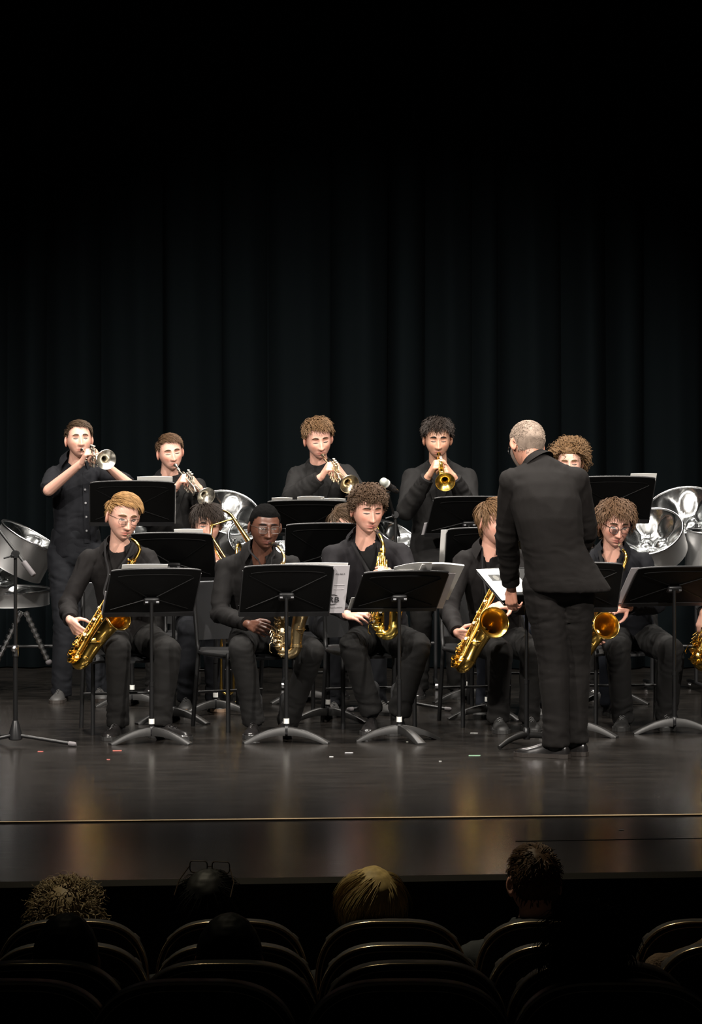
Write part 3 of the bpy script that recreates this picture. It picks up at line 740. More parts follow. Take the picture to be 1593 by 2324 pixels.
# ------------------------------------------------------------------ saxophone
def sax(label, mouth, mouth_in, neck_pts, top, bot, belldir, m, k=1.0, old=False, bell_len=0.36, bell_r=0.076, bell_face=(0.4, -0.6, 0.5), view=(0, -1, 0)):
    top, bot = np.asarray(top), np.asarray(bot); d = nrm(bot-top); b = np.asarray(belldir, float); b = nrm(b-np.dot(b, d)*d)
    n = nrm(np.cross(d, b)); n = n if np.dot(n, view) > 0 else -n
    L = np.linalg.norm(bot-top); br = 0.047*k
    root = thing('saxophone', label, 'saxophone', bot+V(0, 0, 0))
    r0, r1, r2 = 0.0125*k, 0.027*k, 0.034*k
    mb = MB(); ts = np.linspace(0, 1, 14); mb.tube([top+d*L*t for t in ts], [r0+(r1-r0)*t for t in ts], 22, cap=False); mb.build('body_tube', m, root)
    # bow
    mb = MB(); pts, rr = [], []
    for t in np.linspace(0, 1, 14):
        a = PI*t; c = bot+b*br; pts.append(c-b*br*math.cos(a)+d*br*1.05*math.sin(a)); rr.append(r1+(r2-r1)*t)
    mb.tube(pts, rr, 22, cap=False); mb.build('bow', m, root)
    mb = MB()
    for q, r in ((bot, r1), (bot+b*2*br, r2)): mb.tube([q-d*0.008, q-d*0.007, q+d*0.007, q+d*0.008], [r, r+0.004, r+0.004, r], 22, cap=False)
    mb.build('bow_band', m, root)
    # bell: goes back up, turns outwards and flares
    st = bot+b*2*br; up = -d; pts, rr = [], []; p = st; K = 22
    for i in range(K+1):
        t = i/K; pts.append(p.copy()); rr.append(r2+(0.052*k-r2)*t**1.3+(bell_r-0.052*k)*max(0, (t-0.72)/0.28)**2.6)
        dr = nrm(lerp(up, nrm(bell_face), t**2.2)+b*0.12*math.sin(PI*t))
        p = p+dr*bell_len*k/K
    mb = MB(); mb.tube(pts, rr, 30, cap=False); bell = mb.build('bell', m, root)
    ax = nrm(pts[-1]-pts[-3]); x, y, z = frame_of(ax); a = np.linspace(0, 2*PI, 36, endpoint=False)
    mb = MB(); mb.tube(pts[-1]+rr[-1]*(np.cos(a)[:, None]*x+np.sin(a)[:, None]*y), 0.0035*k, 8, closed=True); mb.build('bell_rim', m, bell)
    # neck, mouthpiece
    npts = catmull(np.vstack([neck_pts, top]), 8); mb = MB(); mb.tube(npts, np.linspace(0.0075*k, r0, len(npts)), 14, cap=False); mb.build('neck', m, root)
    mb = MB(); mb.tube([top-d*0.016, top-d*0.014, top+d*0.012, top+d*0.014], [r0, r0+0.005, r0+0.005, r0], 18, cap=False)
    mb.tube([top+n*0.012, top+n*0.03], 0.003, 6); mb.ellipsoid(top+n*0.034, (0.007, 0.007, 0.007)); mb.build('neck_collar', m, root)
    mi, mo = np.asarray(mouth_in), np.asarray(neck_pts[0]); dv = nrm(mo-mi)
    mb = MB(); mb.tube([mi, lerp(mi, mo, 0.3), lerp(mi, mo, 0.75), mo+dv*0.012], [0.0045, 0.0105*k, 0.0125*k, 0.0125*k], 14); mb.build('mouthpiece', M_EBON, root)
    c = lerp(mi, mo, 0.55); mb = MB(); mb.tube([c-dv*0.012, c+dv*0.012], 0.0132*k, 14, cap=False); mb.box(c+n*0.0135, (0.006, 0.006, 0.012)); mb.build('ligature', M_SILVER_GOLD if not old else m, root)
    # keywork
    kd = nrm(n*0.92+b*0.35); kd2 = nrm(n*0.35-b*0.9); kd3 = nrm(n*0.8-b*0.6)
    rad = lambda t: r0+(r1-r0)*t
    N = 13; mk = m
    for i in range(N):
        t = 0.13+0.80*(i+0.3*math.sin(i*2.1))/(N-1); rc = (0.0085+0.0105*t)*k; dr = kd if i % 3 else kd3
        c = top+d*L*t+dr*(rad(t)+0.006)
        mb = MB(); mb.lathe(c, dr, [(-0.007, rc*0.75), (0, rc*0.8), (0.001, rc), (0.005, rc), (0.0065, rc*0.8), (0.007, 0.001)], 16); mb.build('key_cup', mk, root)
        if i % 2 == 0:
            p = MB(); p.disc(c+dr*0.011, dr, rc*0.6, 0.004, 12); p.build('key_pearl', M_PEARL, root)
    for q, (dr, t0, t1, o) in enumerate(((kd3, 0.08, 0.95, 0.012), (kd2, 0.03, 0.55, 0.010), (kd2, 0.5, 0.98, 0.014), (nrm(kd+b*0.5), 0.45, 0.97, 0.012), (nrm(n+b*0.05), 0.2, 0.9, 0.017))):
        mb = MB(); mb.tube([top+d*L*t0+dr*(rad(t0)+o), top+d*L*t1+dr*(rad(t1)+o)], 0.0024*k, 6)
        for t in np.linspace(t0, t1, 5): mb.tube([top+d*L*t+dr*rad(t)*0.9, top+d*L*t+dr*(rad(t)+o+0.003)], 0.0028*k, 6); mb.ellipsoid(top+d*L*t+dr*(rad(t)+o), (0.0048*k,)*3, n=8, k=6)
        mb.build('key_rod', mk, root)
    mb = MB()
    for i in range(14):
        t = 0.12+0.8*i/13; a_ = top+d*L*t
        mb.tube([a_+kd3*(rad(t)+0.012), a_+nrm(kd+kd3)*(rad(t)+0.014)+d*0.006, a_+kd*(rad(t)+0.010)+d*0.012], 0.0026*k, 6)
        if i > 6: mb.tube([a_+kd2*(rad(t)+0.012), a_+kd2*(rad(t)+0.022)+d*0.02, a_+kd3*(rad(t)+0.012)+d*0.03], 0.0024*k, 6)
    mb.build('key_levers', mk, root)
    # palm keys and side keys near the top
    for i, (t, dr) in enumerate(((0.07, n), (0.11, nrm(n+b)), (0.15, nrm(n*0.3+b)), (0.10, kd2))):
        a_ = top+d*L*t; q = a_+dr*(rad(t)+0.016); mb = MB()
        mb.tube([a_+dr*rad(t), q-d*0.01, q+d*0.02, q+d*0.045+dr*0.006], [0.003, 0.0035, 0.006, 0.003], 8); mb.build('palm_key', mk, root)
    # low key cups on bow and bell, with guards
    for i, (c, dr, rc) in enumerate(((bot+b*br*0.35+d*br*0.7, nrm(n+d*0.3), 0.021), (bot-d*0.05, kd3, 0.021), (bot+d*0.005, nrm(n-b*0.2), 0.020), (bot+b*2*br-d*0.10*k, nrm(n*0.7+b), 0.025), (bot+b*2*br-d*0.17*k, nrm(n*0.5+b), 0.026))):
        q = c+dr*(r2+0.004); rc *= k; mb = MB()
        mb.lathe(q, dr, [(-0.01, rc*0.8), (0, rc*0.85), (0.001, rc), (0.006, rc), (0.008, rc*0.75), (0.0085, 0.001)], 20); kc = mb.build('low_key_cup', mk, root)
        x, y, z = frame_of(dr); g = MB()
        g.tube([q-x*rc*1.15-dr*0.012, q-x*rc*1.1+dr*0.014, q-x*rc*0.4+dr*0.02, q+x*rc*0.4+dr*0.02, q+x*rc*1.1+dr*0.014, q+x*rc*1.15-dr*0.012], 0.0026*k, 6)
        g.tube([q-dr*0.012-y*rc*1.1, q+dr*0.018-y*rc*0.9, q+dr*0.02], 0.0026*k, 6); g.build('key_guard', mk, kc)
    mb = MB()
    for i in range(3):
        c = bot-d*(0.055+0.022*i)*1.0+kd2*(r1+0.02+0.004*i); mb.rbox(c, (0.020, 0.016, 0.004), 0.005, np.column_stack([d, np.cross(kd2, d), kd2]))
        mb.tube([c, c+kd3*0.015+d*0.03], 0.0026, 6)
    x0 = bot-d*0.02+kd2*(r1+0.026)
    mb.tube([x0, x0+kd2*0.012+d*0.01, x0+kd2*0.012+d*0.05, x0+d*0.06], 0.0026, 6); mb.build('pinky_table', mk, root)
    # brace ring between body and bell
    t = 0.60; a_ = top+d*L*t+b*rad(t); mb = MB(); a2 = np.linspace(0, 2*PI, 18, endpoint=False)
    c = a_+b*0.02; mb.tube(c+0.017*k*(np.cos(a2)[:, None]*b+np.sin(a2)[:, None]*d), 0.003, 6, closed=True); mb.build('brace', mk, root)
    return dict(root=root, d=d, b=b, n=n, top=top, bot=bot)

# ------------------------------------------------------------------ trumpet
def trumpet(label, mouth, bell, m, up=(0, 0, 1), m_in=None, L=0.49):
    o = np.asarray(mouth, float); f = nrm(np.asarray(bell)-o); s = nrm(np.cross(f, up)); u = np.cross(s, f)
    root = thing('trumpet', label, 'trumpet', o+f*0.23-u*0.07)
    P = lambda x, s_, u_: o+f*x+s*s_+u*u_
    k = L/0.49
    mb = MB(); mb.lathe(o, f, [(0.004, 0.008), (0, 0.0125), (0.004, 0.0138), (0.016, 0.0125), (0.028, 0.0075), (0.04, 0.0052), (0.09, 0.0060)], 18); mb.build('mouthpiece', m, root)
    mb = MB(); mb.tube([P(0.075, 0.012, 0), P(0.355, 0.012, 0)], 0.0058, 12); mb.tube([P(0.075, 0.012, 0), P(0.11, 0.012, 0)], 0.0072, 12); mb.build('leadpipe', m, root)
    # tuning slide
    pts = [P(0.30, 0.012, 0), P(0.34, 0.012, 0)]+[P(0.345+0.022*math.sin(a), 0.012, -0.0225+0.0225*math.cos(a)) for a in np.linspace(0.2, PI-0.2, 9)]+[P(0.34, 0.012, -0.045), P(0.262, 0.004, -0.045)]
    mb = MB(); mb.tube(pts, 0.0065, 12); mb.build('tuning_slide', m, root)
    # bell tube
    pts = [P(0.20, -0.006, -0.045), P(0.13, -0.012, -0.045)]+[P(0.125-0.024*math.sin(a), -0.012, -0.0225-0.0225*math.cos(a)) for a in np.linspace(0.2, PI-0.2, 9)]+[P(0.13, -0.012, 0), P(0.24, -0.012, 0)]
    rr = [0.0058]*len(pts)
    for t in np.linspace(0, 1, 22)[1:]:
        x = 0.24+(L-0.24)*t; pts.append(P(x, -0.012, 0)); e = (1-t)*25
        rr.append(0.0058+0.0556*(0.16*t**3+0.84*math.exp(-(1-t)*(L-0.24)/0.019)))
    mb = MB(); mb.tube(pts, rr, 28, cap=False); be = mb.build('bell', m, root)
    a = np.linspace(0, 2*PI, 32, endpoint=False); c = pts[-1]
    mb = MB(); mb.tube(c+rr[-1]*(np.cos(a)[:, None]*s+np.sin(a)[:, None]*u), 0.0018, 6, closed=True); mb.build('bell_rim', m, be)
    for i in range(3):
        x = 0.203+0.029*i; mb = MB(); e = np.array
        mb.lathe(P(x, 0, -0.082), u, [(0, 0.002), (0, 0.006), (0.004, 0.0115), (0.012, 0.0115), (0.0125, 0.0102), (0.108, 0.0102), (0.1085, 0.0118), (0.116, 0.0118), (0.118, 0.004), (0.135, 0.003)], 16); vo = mb.build('valve', m, root)
        mb = MB(); mb.disc(P(x, 0, 0.054), u, 0.0085, 0.004, 14); mb.build('finger_button', M_PEARL, vo)
    mb = MB(); mb.tube([P(0.203, 0.01, -0.03), P(0.203, 0.04, -0.03), P(0.203, 0.048, -0.038), P(0.203, 0.04, -0.046), P(0.203, 0.01, -0.046)], 0.0052, 10)
    mb.build('valve_slide', m, root)
    mb = MB(); mb.tube([P(0.262, 0.0, -0.02), P(0.345, -0.005, -0.02), P(0.352, -0.005, -0.028), P(0.345, -0.005, -0.036), P(0.262, 0.0, -0.036)], 0.0052, 10); mb.build('valve_slide', m, root)
    mb = MB(); mb.tube([P(0.15, -0.012, 0), P(0.15, 0.012, 0)], 0.0028, 6); mb.tube([P(0.32, -0.012, 0), P(0.32, 0.012, 0)], 0.0028, 6)
    a = np.linspace(0, 2*PI, 16, endpoint=False); mb.tube(P(0.325, -0.006, -0.058)+0.011*(np.cos(a)[:, None]*f+np.sin(a)[:, None]*u), 0.0022, 6, closed=True)
    mb.tube([P(0.285, 0.012, 0.004), P(0.285, 0.012, 0.018), P(0.300, 0.012, 0.020), P(0.306, 0.012, 0.010)], 0.0025, 6); mb.build('brace', m, root)
    return dict(root=root, P=P, f=f, s=s, u=u)

def trombone(label, mouth, d, side, up, m, m_in=None, ext=0.10, bell_r=0.105):
    """mouth at the rim; d = direction of the slide; side = towards the bell tube"""
    o = np.asarray(mouth, float); d = nrm(d); s = nrm(np.asarray(side)-np.dot(side, d)*d); u = nrm(np.cross(s, d))
    P = lambda x, a, b: o+d*x+s*a+u*b
    root = thing('trombone', label, 'trombone', P(0.8+ext, 0, 0))
    mb = MB(); mb.lathe(o, d, [(0.005, 0.010), (0, 0.0165), (0.004, 0.0190), (0.02, 0.017), (0.036, 0.010), (0.05, 0.0065), (0.10, 0.0075)], 16); mb.build('mouthpiece', M_SILVER, root)
    e = ext; mb = MB()
    pts = [P(0.08, 0, 0), P(0.74+e, 0, 0)]+[P(0.75+e+0.04*math.sin(a), 0, -0.04+0.04*math.cos(a)) for a in np.linspace(0.1, PI-0.1, 10)]+[P(0.74+e, 0, -0.08), P(0.08, 0, -0.08)]
    mb.tube(pts, 0.0078, 12); mb.build('slide', m, root)
    mb = MB(); mb.tube([P(0.11, 0, 0), P(0.11, 0, -0.08)], 0.006, 8); mb.tube([P(0.24+e, 0, 0), P(0.24+e, 0, -0.08)], 0.006, 8)
    mb.tube([P(0.72+e, 0, 0), P(0.76+e, 0, 0)], 0.010, 10); mb.build('slide_brace', m, root)
    mb = MB(); pts = [P(0.08, 0, -0.08), P(-0.06, 0.06, -0.08)]
    pts += [P(-0.10-0.045*math.sin(a), 0.09-0.055*math.cos(a)+0.03, -0.08) for a in np.linspace(0.2, PI-0.2, 10)]
    rr = [0.0085]*len(pts)
    for t in np.linspace(0, 1, 24):
        pts.append(P(-0.06+0.56*t, 0.185, -0.08)); rr.append(0.0095+0.012*t+(bell_r-0.0215)*math.exp(-(1-t)*9.5))
    mb.tube(pts, rr, 26, cap=False); mb.build('bell', m, root)
    mb = MB(); mb.tube([P(-0.02, 0.03, -0.08), P(-0.02, 0.185, -0.08)], 0.005, 8); mb.build('bell_brace', m, root)
    return root

# ------------------------------------------------------------------ music stand
def music_stand(label, px, y, pivot_py, psi, tilt=36, w=0.49, h=0.335, frac=0.44, roll=0, legs=(200, 340, 90), tape=True, lip_up=True, base_px=None, kind='arch', group=None, tape_z=0.105, twin_knob=True):
    o = FL(px if base_px is None else base_px, y); p = PX(px, pivot_py, y)
    root = thing('music_stand', label, 'music stand', o, group=group)
    ps, ti = math.radians(psi), math.radians(tilt)
    L = V(math.cos(ps), math.sin(ps), 0); f = V(math.sin(ps), -math.cos(ps), 0); U = math.cos(ti)*V(0, 0, 1)+math.sin(ti)*f
    N = nrm(np.cross(U, L)); N = N if np.dot(N, f) < 0 else -N          # towards the player
    if roll:
        R = rotm(N, roll); L = R @ L; U = R @ U
    D = lambda a, b, c=0.0: p+N*0.022+L*a+U*b+N*c
    v0, v1 = -frac*h, (1-frac)*h; hw = w/2; bow = 0.020; r = 0.018
    ol = [(-hw+r, v0), (hw-r, v0), (hw, v0+r), (hw, v1-r)]+[(hw*math.cos(t)*0.985, v1+bow*math.sin(t)**0.8*1.0) for t in np.linspace(0.18, PI-0.18, 15)]+[(-hw, v1-r), (-hw, v0+r)]
    mb = MB(); o3 = np.array([D(a, b) for a, b in ol])
    # slightly dished plate: rings towards the middle
    c0 = np.mean(o3, 0); mb.loft([o3, o3+N*0.004]); desk = mb.build('desk', M_DESK, root, smooth=False)
    top = [D(hw*math.cos(t)*0.985, v1+bow*math.sin(t)**0.8, 0.002) for t in np.linspace(0.12, PI-0.12, 19)]
    mb = MB(); mb.tube(top, 0.0052, 8); mb.tube([D(hw, v1-r, 0.002), D(hw, v0, 0.002)], 0.004, 6); mb.tube([D(-hw, v1-r, 0.002), D(-hw, v0, 0.002)], 0.004, 6); mb.build('desk_rim', mat('desk_rim', (0.020, 0.020, 0.021), 0.36, spec=0.5), desk)  # rim colour paler than the desk, painting in its top-edge highlight
    mb = MB(); mb.tube([D(hw*0.82*math.cos(t), v1-0.040+bow*0.9*math.sin(t), -0.001) for t in np.linspace(0.1, PI-0.1, 13)], 0.003, 6); mb.build('rib', M_DESK, desk)
    for sx, vv in ((-1, v0+0.05), (1, v0+0.05), (1, v1-0.05), (-1, v1-0.05)):
        mb = MB(); mb.tube([D(sx*0.03, 0.0 if vv < 0 else 0.02, -0.001), D(sx*hw*0.86, vv, -0.001)], [0.0048, 0.0030], 6, up=N); mb.build('rib', M_DESK, desk)
    mb = MB(); q = [D(-hw, v0), D(hw, v0), D(hw, v0-0.003, 0.062), D(-hw, v0-0.003, 0.062)]; mb.loft([np.array(q), np.array(q)-U*0.004])
    q = [D(-hw, v0-0.003, 0.062), D(hw, v0-0.003, 0.062), D(hw, v0+0.02, 0.064), D(-hw, v0+0.02, 0.064)]; mb.loft([np.array(q), np.array(q)+N*0.003]); mb.build('ledge', M_DESK, root, smooth=False)
    mb = MB(); q = [D(-hw, v0-0.004, -0.003), D(hw, v0-0.004, -0.003), D(hw, v0+0.026, -0.003), D(-hw, v0+0.026, -0.003)]; mb.loft([np.array(q), np.array(q)+N*0.003]); mb.build('lower_band', mat('desk_band', (0.010, 0.010, 0.011), 0.4), desk, smooth=False)
    mb = MB(); mb.rbox(p+N*0.006, (0.085, 0.05, 0.02), 0.012, np.column_stack([L, U, N])); cl = mb.build('clamp', M_BLACKMETAL, root)
    for sx in ((-1, 1) if twin_knob else (1,)):
        mb = MB(); c = p+L*sx*0.030+f*0.010; mb.tube([c-L*sx*0.009, c-L*sx*0.008, c+L*sx*0.008, c+L*sx*0.009], [0.005, 0.0075, 0.0075, 0.005], 12); mb.build('knob', mat('knob_steel', (0.22, 0.22, 0.23), 0.3, 0.9), cl)
    ztop = p[2]; pb = V(o[0], o[1], 0); dp = (V(p[0], p[1], 0)-pb)
    at = lambda z: V(o[0]+dp[0]*z/ztop, o[1]+dp[1]*z/ztop, z)
    zm = ztop*0.42
    mb = MB(); mb.tube([at(zm-0.02), at(ztop)], 0.0098, 12); mb.build('inner_pole', M_POLE, root)
    mb = MB(); mb.tube([at(0.05), at(zm)], 0.0128, 14); mb.tube([at(zm-0.012), at(zm+0.012)], 0.0145, 14); mb.build('pole', M_POLE, root)
    if kind == 'arch':
        mb = MB(); mb.tube([at(0.045), at(0.05), at(0.09), at(0.095)], [0.016, 0.021, 0.018, 0.013], 14); mb.build('hub', M_BLACKMETAL, root)
        if tape: mb = MB(); mb.tube([at(tape_z), at(tape_z+0.028)], 0.0155, 14); mb.build('collar_band', M_TAPE, root)
        for a in legs:
            a = math.radians(a); dv = V(math.cos(a), math.sin(a), 0); sv = V(-math.sin(a), math.cos(a), 0); rings = []
            for t in np.linspace(0, 1, 11):
                rr = 0.012+0.228*t; zt = 0.078*(1-t**1.7)+0.010; zb = max(0.0, zt-(0.020+0.028*(1-t))); hw_ = 0.017+0.010*t
                c = pb+dv*rr; e = 0.004
                rings.append([c+sv*hw_+V(0, 0, zb), c+sv*hw_+V(0, 0, zt-e), c+sv*(hw_-e)+V(0, 0, zt), c-sv*(hw_-e)+V(0, 0, zt), c-sv*hw_+V(0, 0, zt-e), c-sv*hw_+V(0, 0, zb)])
            mb = MB(); mb.loft(rings); mb.build('leg', M_BASE, root)
    else:
        mb = MB(); mb.tube([at(0.04), at(0.05), at(0.10), at(0.105)], [0.018, 0.022, 0.019, 0.013], 14); mb.build('hub', M_BLACKMETAL, root)
        for a in legs:
            a = math.radians(a); dv = V(math.cos(a), math.sin(a), 0)
            mb = MB(); mb.tube(catmull([pb+V(0, 0, 0.065), pb+dv*0.06+V(0, 0, 0.062), pb+dv*0.14+V(0, 0, 0.045), pb+dv*0.22+V(0, 0, 0.012)], 5), np.linspace(0.019, 0.012, 16), 10); mb.build('leg', M_BASE, root)
    return dict(root=root, D=D, L=L, U=U, N=N, v0=v0, v1=v1, hw=hw, h=h, f=f)
def sheet(label, st, a0, a1, b0, b1, c=0.008, m=None, bend=0.006, turn=0.0, group=None, name='sheet_music', m_th=0.0015, curl=0.0):
    """paper lying on a stand: from a0..a1 across and b0..b1 up the desk"""
    D = st['D']; m = m or M_PAPER; n, k = 7, 9; rows = []
    ca, cb = (a0+a1)/2, (b0+b1)/2; ct, sn = math.cos(math.radians(turn)), math.sin(math.radians(turn))
    def pt(i, j, z):
        a = a0+(a1-a0)*i/(n-1)-ca; b = b0+(b1-b0)*j/(k-1)-cb; bb = (j/(k-1))
        return D(ca+a*ct-b*sn, cb+a*sn+b*ct, c+z+bend*math.sin(PI*i/(n-1))-curl*max(0, bb-0.6)**2*2.5)
    A = np.array([[pt(i, j, 0) for i in range(n)] for j in range(k)]); B = np.array([[pt(i, j, m_th) for i in range(n)] for j in range(k)])
    mb = MB(); idx = lambda j, i, q: q*n*k+j*n+i; F = []
    for j in range(k-1):
        for i in range(n-1):
            F.append((idx(j, i, 0), idx(j, i+1, 0), idx(j+1, i+1, 0), idx(j+1, i, 0))); F.append((idx(j, i, 1), idx(j+1, i, 1), idx(j+1, i+1, 1), idx(j, i+1, 1)))
    for j in range(k-1):
        for i in (0, n-1): F.append((idx(j, i, 0), idx(j+1, i, 0), idx(j+1, i, 1), idx(j, i, 1)))
    for i in range(n-1):
        for j in (0, k-1): F.append((idx(j, i, 0), idx(j, i+1, 0), idx(j, i+1, 1), idx(j, i, 1)))
    mb.add(np.vstack([A.reshape(-1, 3), B.reshape(-1, 3)]), F); o = mb.build(name, m, None)
    # give it its own origin
    off = A.reshape(-1, 3).mean(0); o.data.transform(Matrix.Translation(-Vector(off))); o.location = off
    return tag(o, label, 'sheet music', group)

# ------------------------------------------------------------------ chair
def build_chair():
    root = thing('stacking_chair', 'chair', 'chair')
    n, k = 13, 9; R1, R2 = [], []
    # seat shell, rolled front edge
    for j in range(k):
        t = j/(k-1); yy = -0.21+0.42*t; zz = 0.452-0.028*(1-t)**6-0.012*math.sin(PI*t)+0.012*max(0, t-0.85)/0.15
        row = [(-(0.215)+0.43*i/(n-1), yy, zz-0.010*math.cos(PI*(i/(n-1)-0.5))+(-0.012*abs(2*i/(n-1)-1)**6)) for i in range(n)]
        R1.append(row)
    def shell(rows, th, dv):
        A = np.array(rows); B = A+np.asarray(dv)*th; mb = MB(); k_, n_ = A.shape[:2]; idx = lambda j, i, q: q*n_*k_+j*n_+i; F = []
        for j in range(k_-1):
            for i in range(n_-1):
                F.append((idx(j, i, 0), idx(j, i+1, 0), idx(j+1, i+1, 0), idx(j+1, i, 0))); F.append((idx(j, i, 1), idx(j+1, i, 1), idx(j+1, i+1, 1), idx(j, i+1, 1)))
            for i in (0, n_-1): F.append((idx(j, i, 0), idx(j+1, i, 0), idx(j+1, i, 1), idx(j, i, 1)))
        for i in range(n_-1):
            for j in (0, k_-1): F.append((idx(j, i, 0), idx(j, i+1, 0), idx(j, i+1, 1), idx(j, i, 1)))
        mb.add(np.vstack([A.reshape(-1, 3), B.reshape(-1, 3)]), F); return mb
    shell(R1, 0.014, (0, 0, -1)).build('seat', M_SHELL, root, local=True)
    for j in range(k):
        t = j/(k-1); zz = 0.50+0.33*t; yy = 0.195+0.075*t; hw = 0.205*(1-0.0*t)*(1-0.35*max(0, t-0.8)**2/0.04*0.25)
        R2.append([(hw*(2*i/(n-1)-1), yy+0.028*math.cos(PI*(i/(n-1)-0.5))-0.0, zz) for i in range(n)])
    R2 = np.array(R2); shell(R2, 0.012, (0, 1, 0)).build('backrest', M_SHELL, root, local=True)
    mb = MB(); loop = [R2[j, 0] for j in range(k)]+[R2[-1, i] for i in range(1, n)]+[R2[j, -1] for j in range(k-2, -1, -1)]
    mb.tube(np.array(loop)+V(0, 0.006, 0), 0.0065, 8); mb.build('backrest_edge', M_EDGE, root, local=True)
    for sx in (-1, 1):
        mb = MB(); mb.tube(catmull([(sx*0.205, -0.175, 0.425), (sx*0.212, -0.19, 0.40), (sx*0.215, -0.20, 0.0)], 5), 0.0125, 10); mb.build('leg', M_LEG, root, local=True)
        mb = MB(); mb.tube(catmull([(sx*0.205, 0.26, 0.78), (sx*0.208, 0.205, 0.50), (sx*0.210, 0.19, 0.40), (sx*0.215, 0.245, 0.0)], 6), 0.0125, 10); mb.build('leg', M_LEG, root, local=True)
        mb = MB(); mb.tube([(sx*0.208, -0.18, 0.428), (sx*0.208, 0.19, 0.428)], 0.011, 8); mb.build('side_rail', M_LEG, root, local=True)
    mb = MB(); mb.tube([(-0.21, 0.19, 0.20), (0.21, 0.19, 0.20)], 0.008, 8); mb.build('stretcher', M_LEG, root, local=True)
    return root
CHAIR0 = [None]
def chair(label, x, y, face_deg, group):
    """face_deg: 0 faces the audience, positive turns towards the viewer's right"""
    if CHAIR0[0] is None: o = CHAIR0[0] = build_chair()
    else: o = copy_tree(CHAIR0[0])
    o.location = (x, y, 0); o.rotation_euler = (0, 0, math.radians(face_deg)); tag(o, label, 'chair', group); return o

# ------------------------------------------------------------------ steel pans
def steel_pan(label, c, axis, R, skirt, depth, spin=0.0, notes=7, m=None, group='steel pans behind the band', cover=False):
    c = np.asarray(c, float); axis = nrm(axis); x, y, z = frame_of(axis); sp = math.radians(spin)
    x, y = x*math.cos(sp)+y*math.sin(sp), -x*math.sin(sp)+y*math.cos(sp)
    root = thing('steel_pan', label, 'steel pan', c-z*skirt*0.5, group=group)
    a = np.linspace(0, 2*PI, 48, endpoint=False)
    ring = lambda r, h: c+z*h+r*(np.cos(a)[:, None]*x+np.sin(a)[:, None]*y)
    mb = MB(); mb.loft([ring(R, 0), ring(R, -0.012), ring(R*0.996, -0.02), ring(R*0.996, -skirt+0.01), ring(R*1.004, -skirt), ring(R*0.985, -skirt), ring(R*0.985, -0.03)], cap=False); mb.build('skirt', M_SKIRT, root)
    K, n = 18, 60; a2 = np.linspace(0, 2*PI, n, endpoint=False); rings = []
    for i in range(K+1):
        r = 1-0.97*i/K; h = -depth*(1-r**2.2)
        hh = np.full(n, h)
        for q in range(notes):
            an = 2*PI*q/notes; dist = np.sqrt((r*np.cos(a2)-0.68*math.cos(an))**2+(r*np.sin(a2)-0.68*math.sin(an))**2)
            rr = 0.27; hh = hh+np.where(dist < rr, 0.020*R/0.3*(1-(dist/rr)**2), 0)-0.006*np.exp(-((dist-rr)/0.035)**2)
        for q in range(3):
            an = 2*PI*q/3+0.5; dist = np.sqrt((r*np.cos(a2)-0.22*math.cos(an))**2+(r*np.sin(a2)-0.22*math.sin(an))**2)
            hh = hh+np.where(dist < 0.17, 0.018*(1-(dist/0.17)**2), 0)
        if i == 0: hh = np.zeros(n)
        rings.append(c+z*hh[:, None]+R*r*(np.cos(a2)[:, None]*x+np.sin(a2)[:, None]*y))
    mb = MB(); mb.loft(rings, cap=False); mb.add(rings[-1], [tuple(range(n))]); mb.build('playing_surface', m or M_CHROME, root)
    mb = MB(); mb.tube(ring(R+0.002, 0.0), 0.0075, 8, closed=True); mb.build('rim', M_STEEL, root)
    return dict(root=root, c=c, x=x, y=y, z=z, R=R, skirt=skirt)
def pan_stand(label, x, y, ztop, half, rot=0, group=None):
    root = thing('pan_stand', label, 'drum stand', (x, y, 0), group=group); r = math.radians(rot); L = V(math.cos(r), math.sin(r), 0); F = V(-math.sin(r), math.cos(r), 0); o = V(x, y, 0)
    for s in (-1, 1):
        mb = MB(); mb.tube([o+L*s*half+V(0, 0, 0.05), o+L*s*half+V(0, 0, ztop)], 0.013, 10); mb.build('post', M_BLACKMETAL, root)
        mb = MB(); mb.tube([o+L*s*half-F*0.26+V(0, 0, 0.05), o+L*s*half+F*0.26+V(0, 0, 0.05)], 0.013, 10); mb.build('foot', M_BLACKMETAL, root)
        mb = MB(); mb.tube([o+L*s*half+V(0, 0, ztop-0.03), o+L*s*half+V(0, 0, ztop), o+L*s*(half-0.02)+V(0, 0, ztop+0.03)], 0.008, 8); mb.build('hook', M_STEEL, root)
        for t in (-1, 1):
            c = o+L*s*half+F*0.24*t+V(0, 0, 0.028); mb = MB(); mb.disc(c, L, 0.026, 0.02, 14); mb.build('caster', M_STEEL, root)
    mb = MB(); mb.tube([o-L*half+V(0, 0, 0.30), o+L*half+V(0, 0, 0.30)], 0.011, 10); mb.build('crossbar', M_BLACKMETAL, root)
    return root
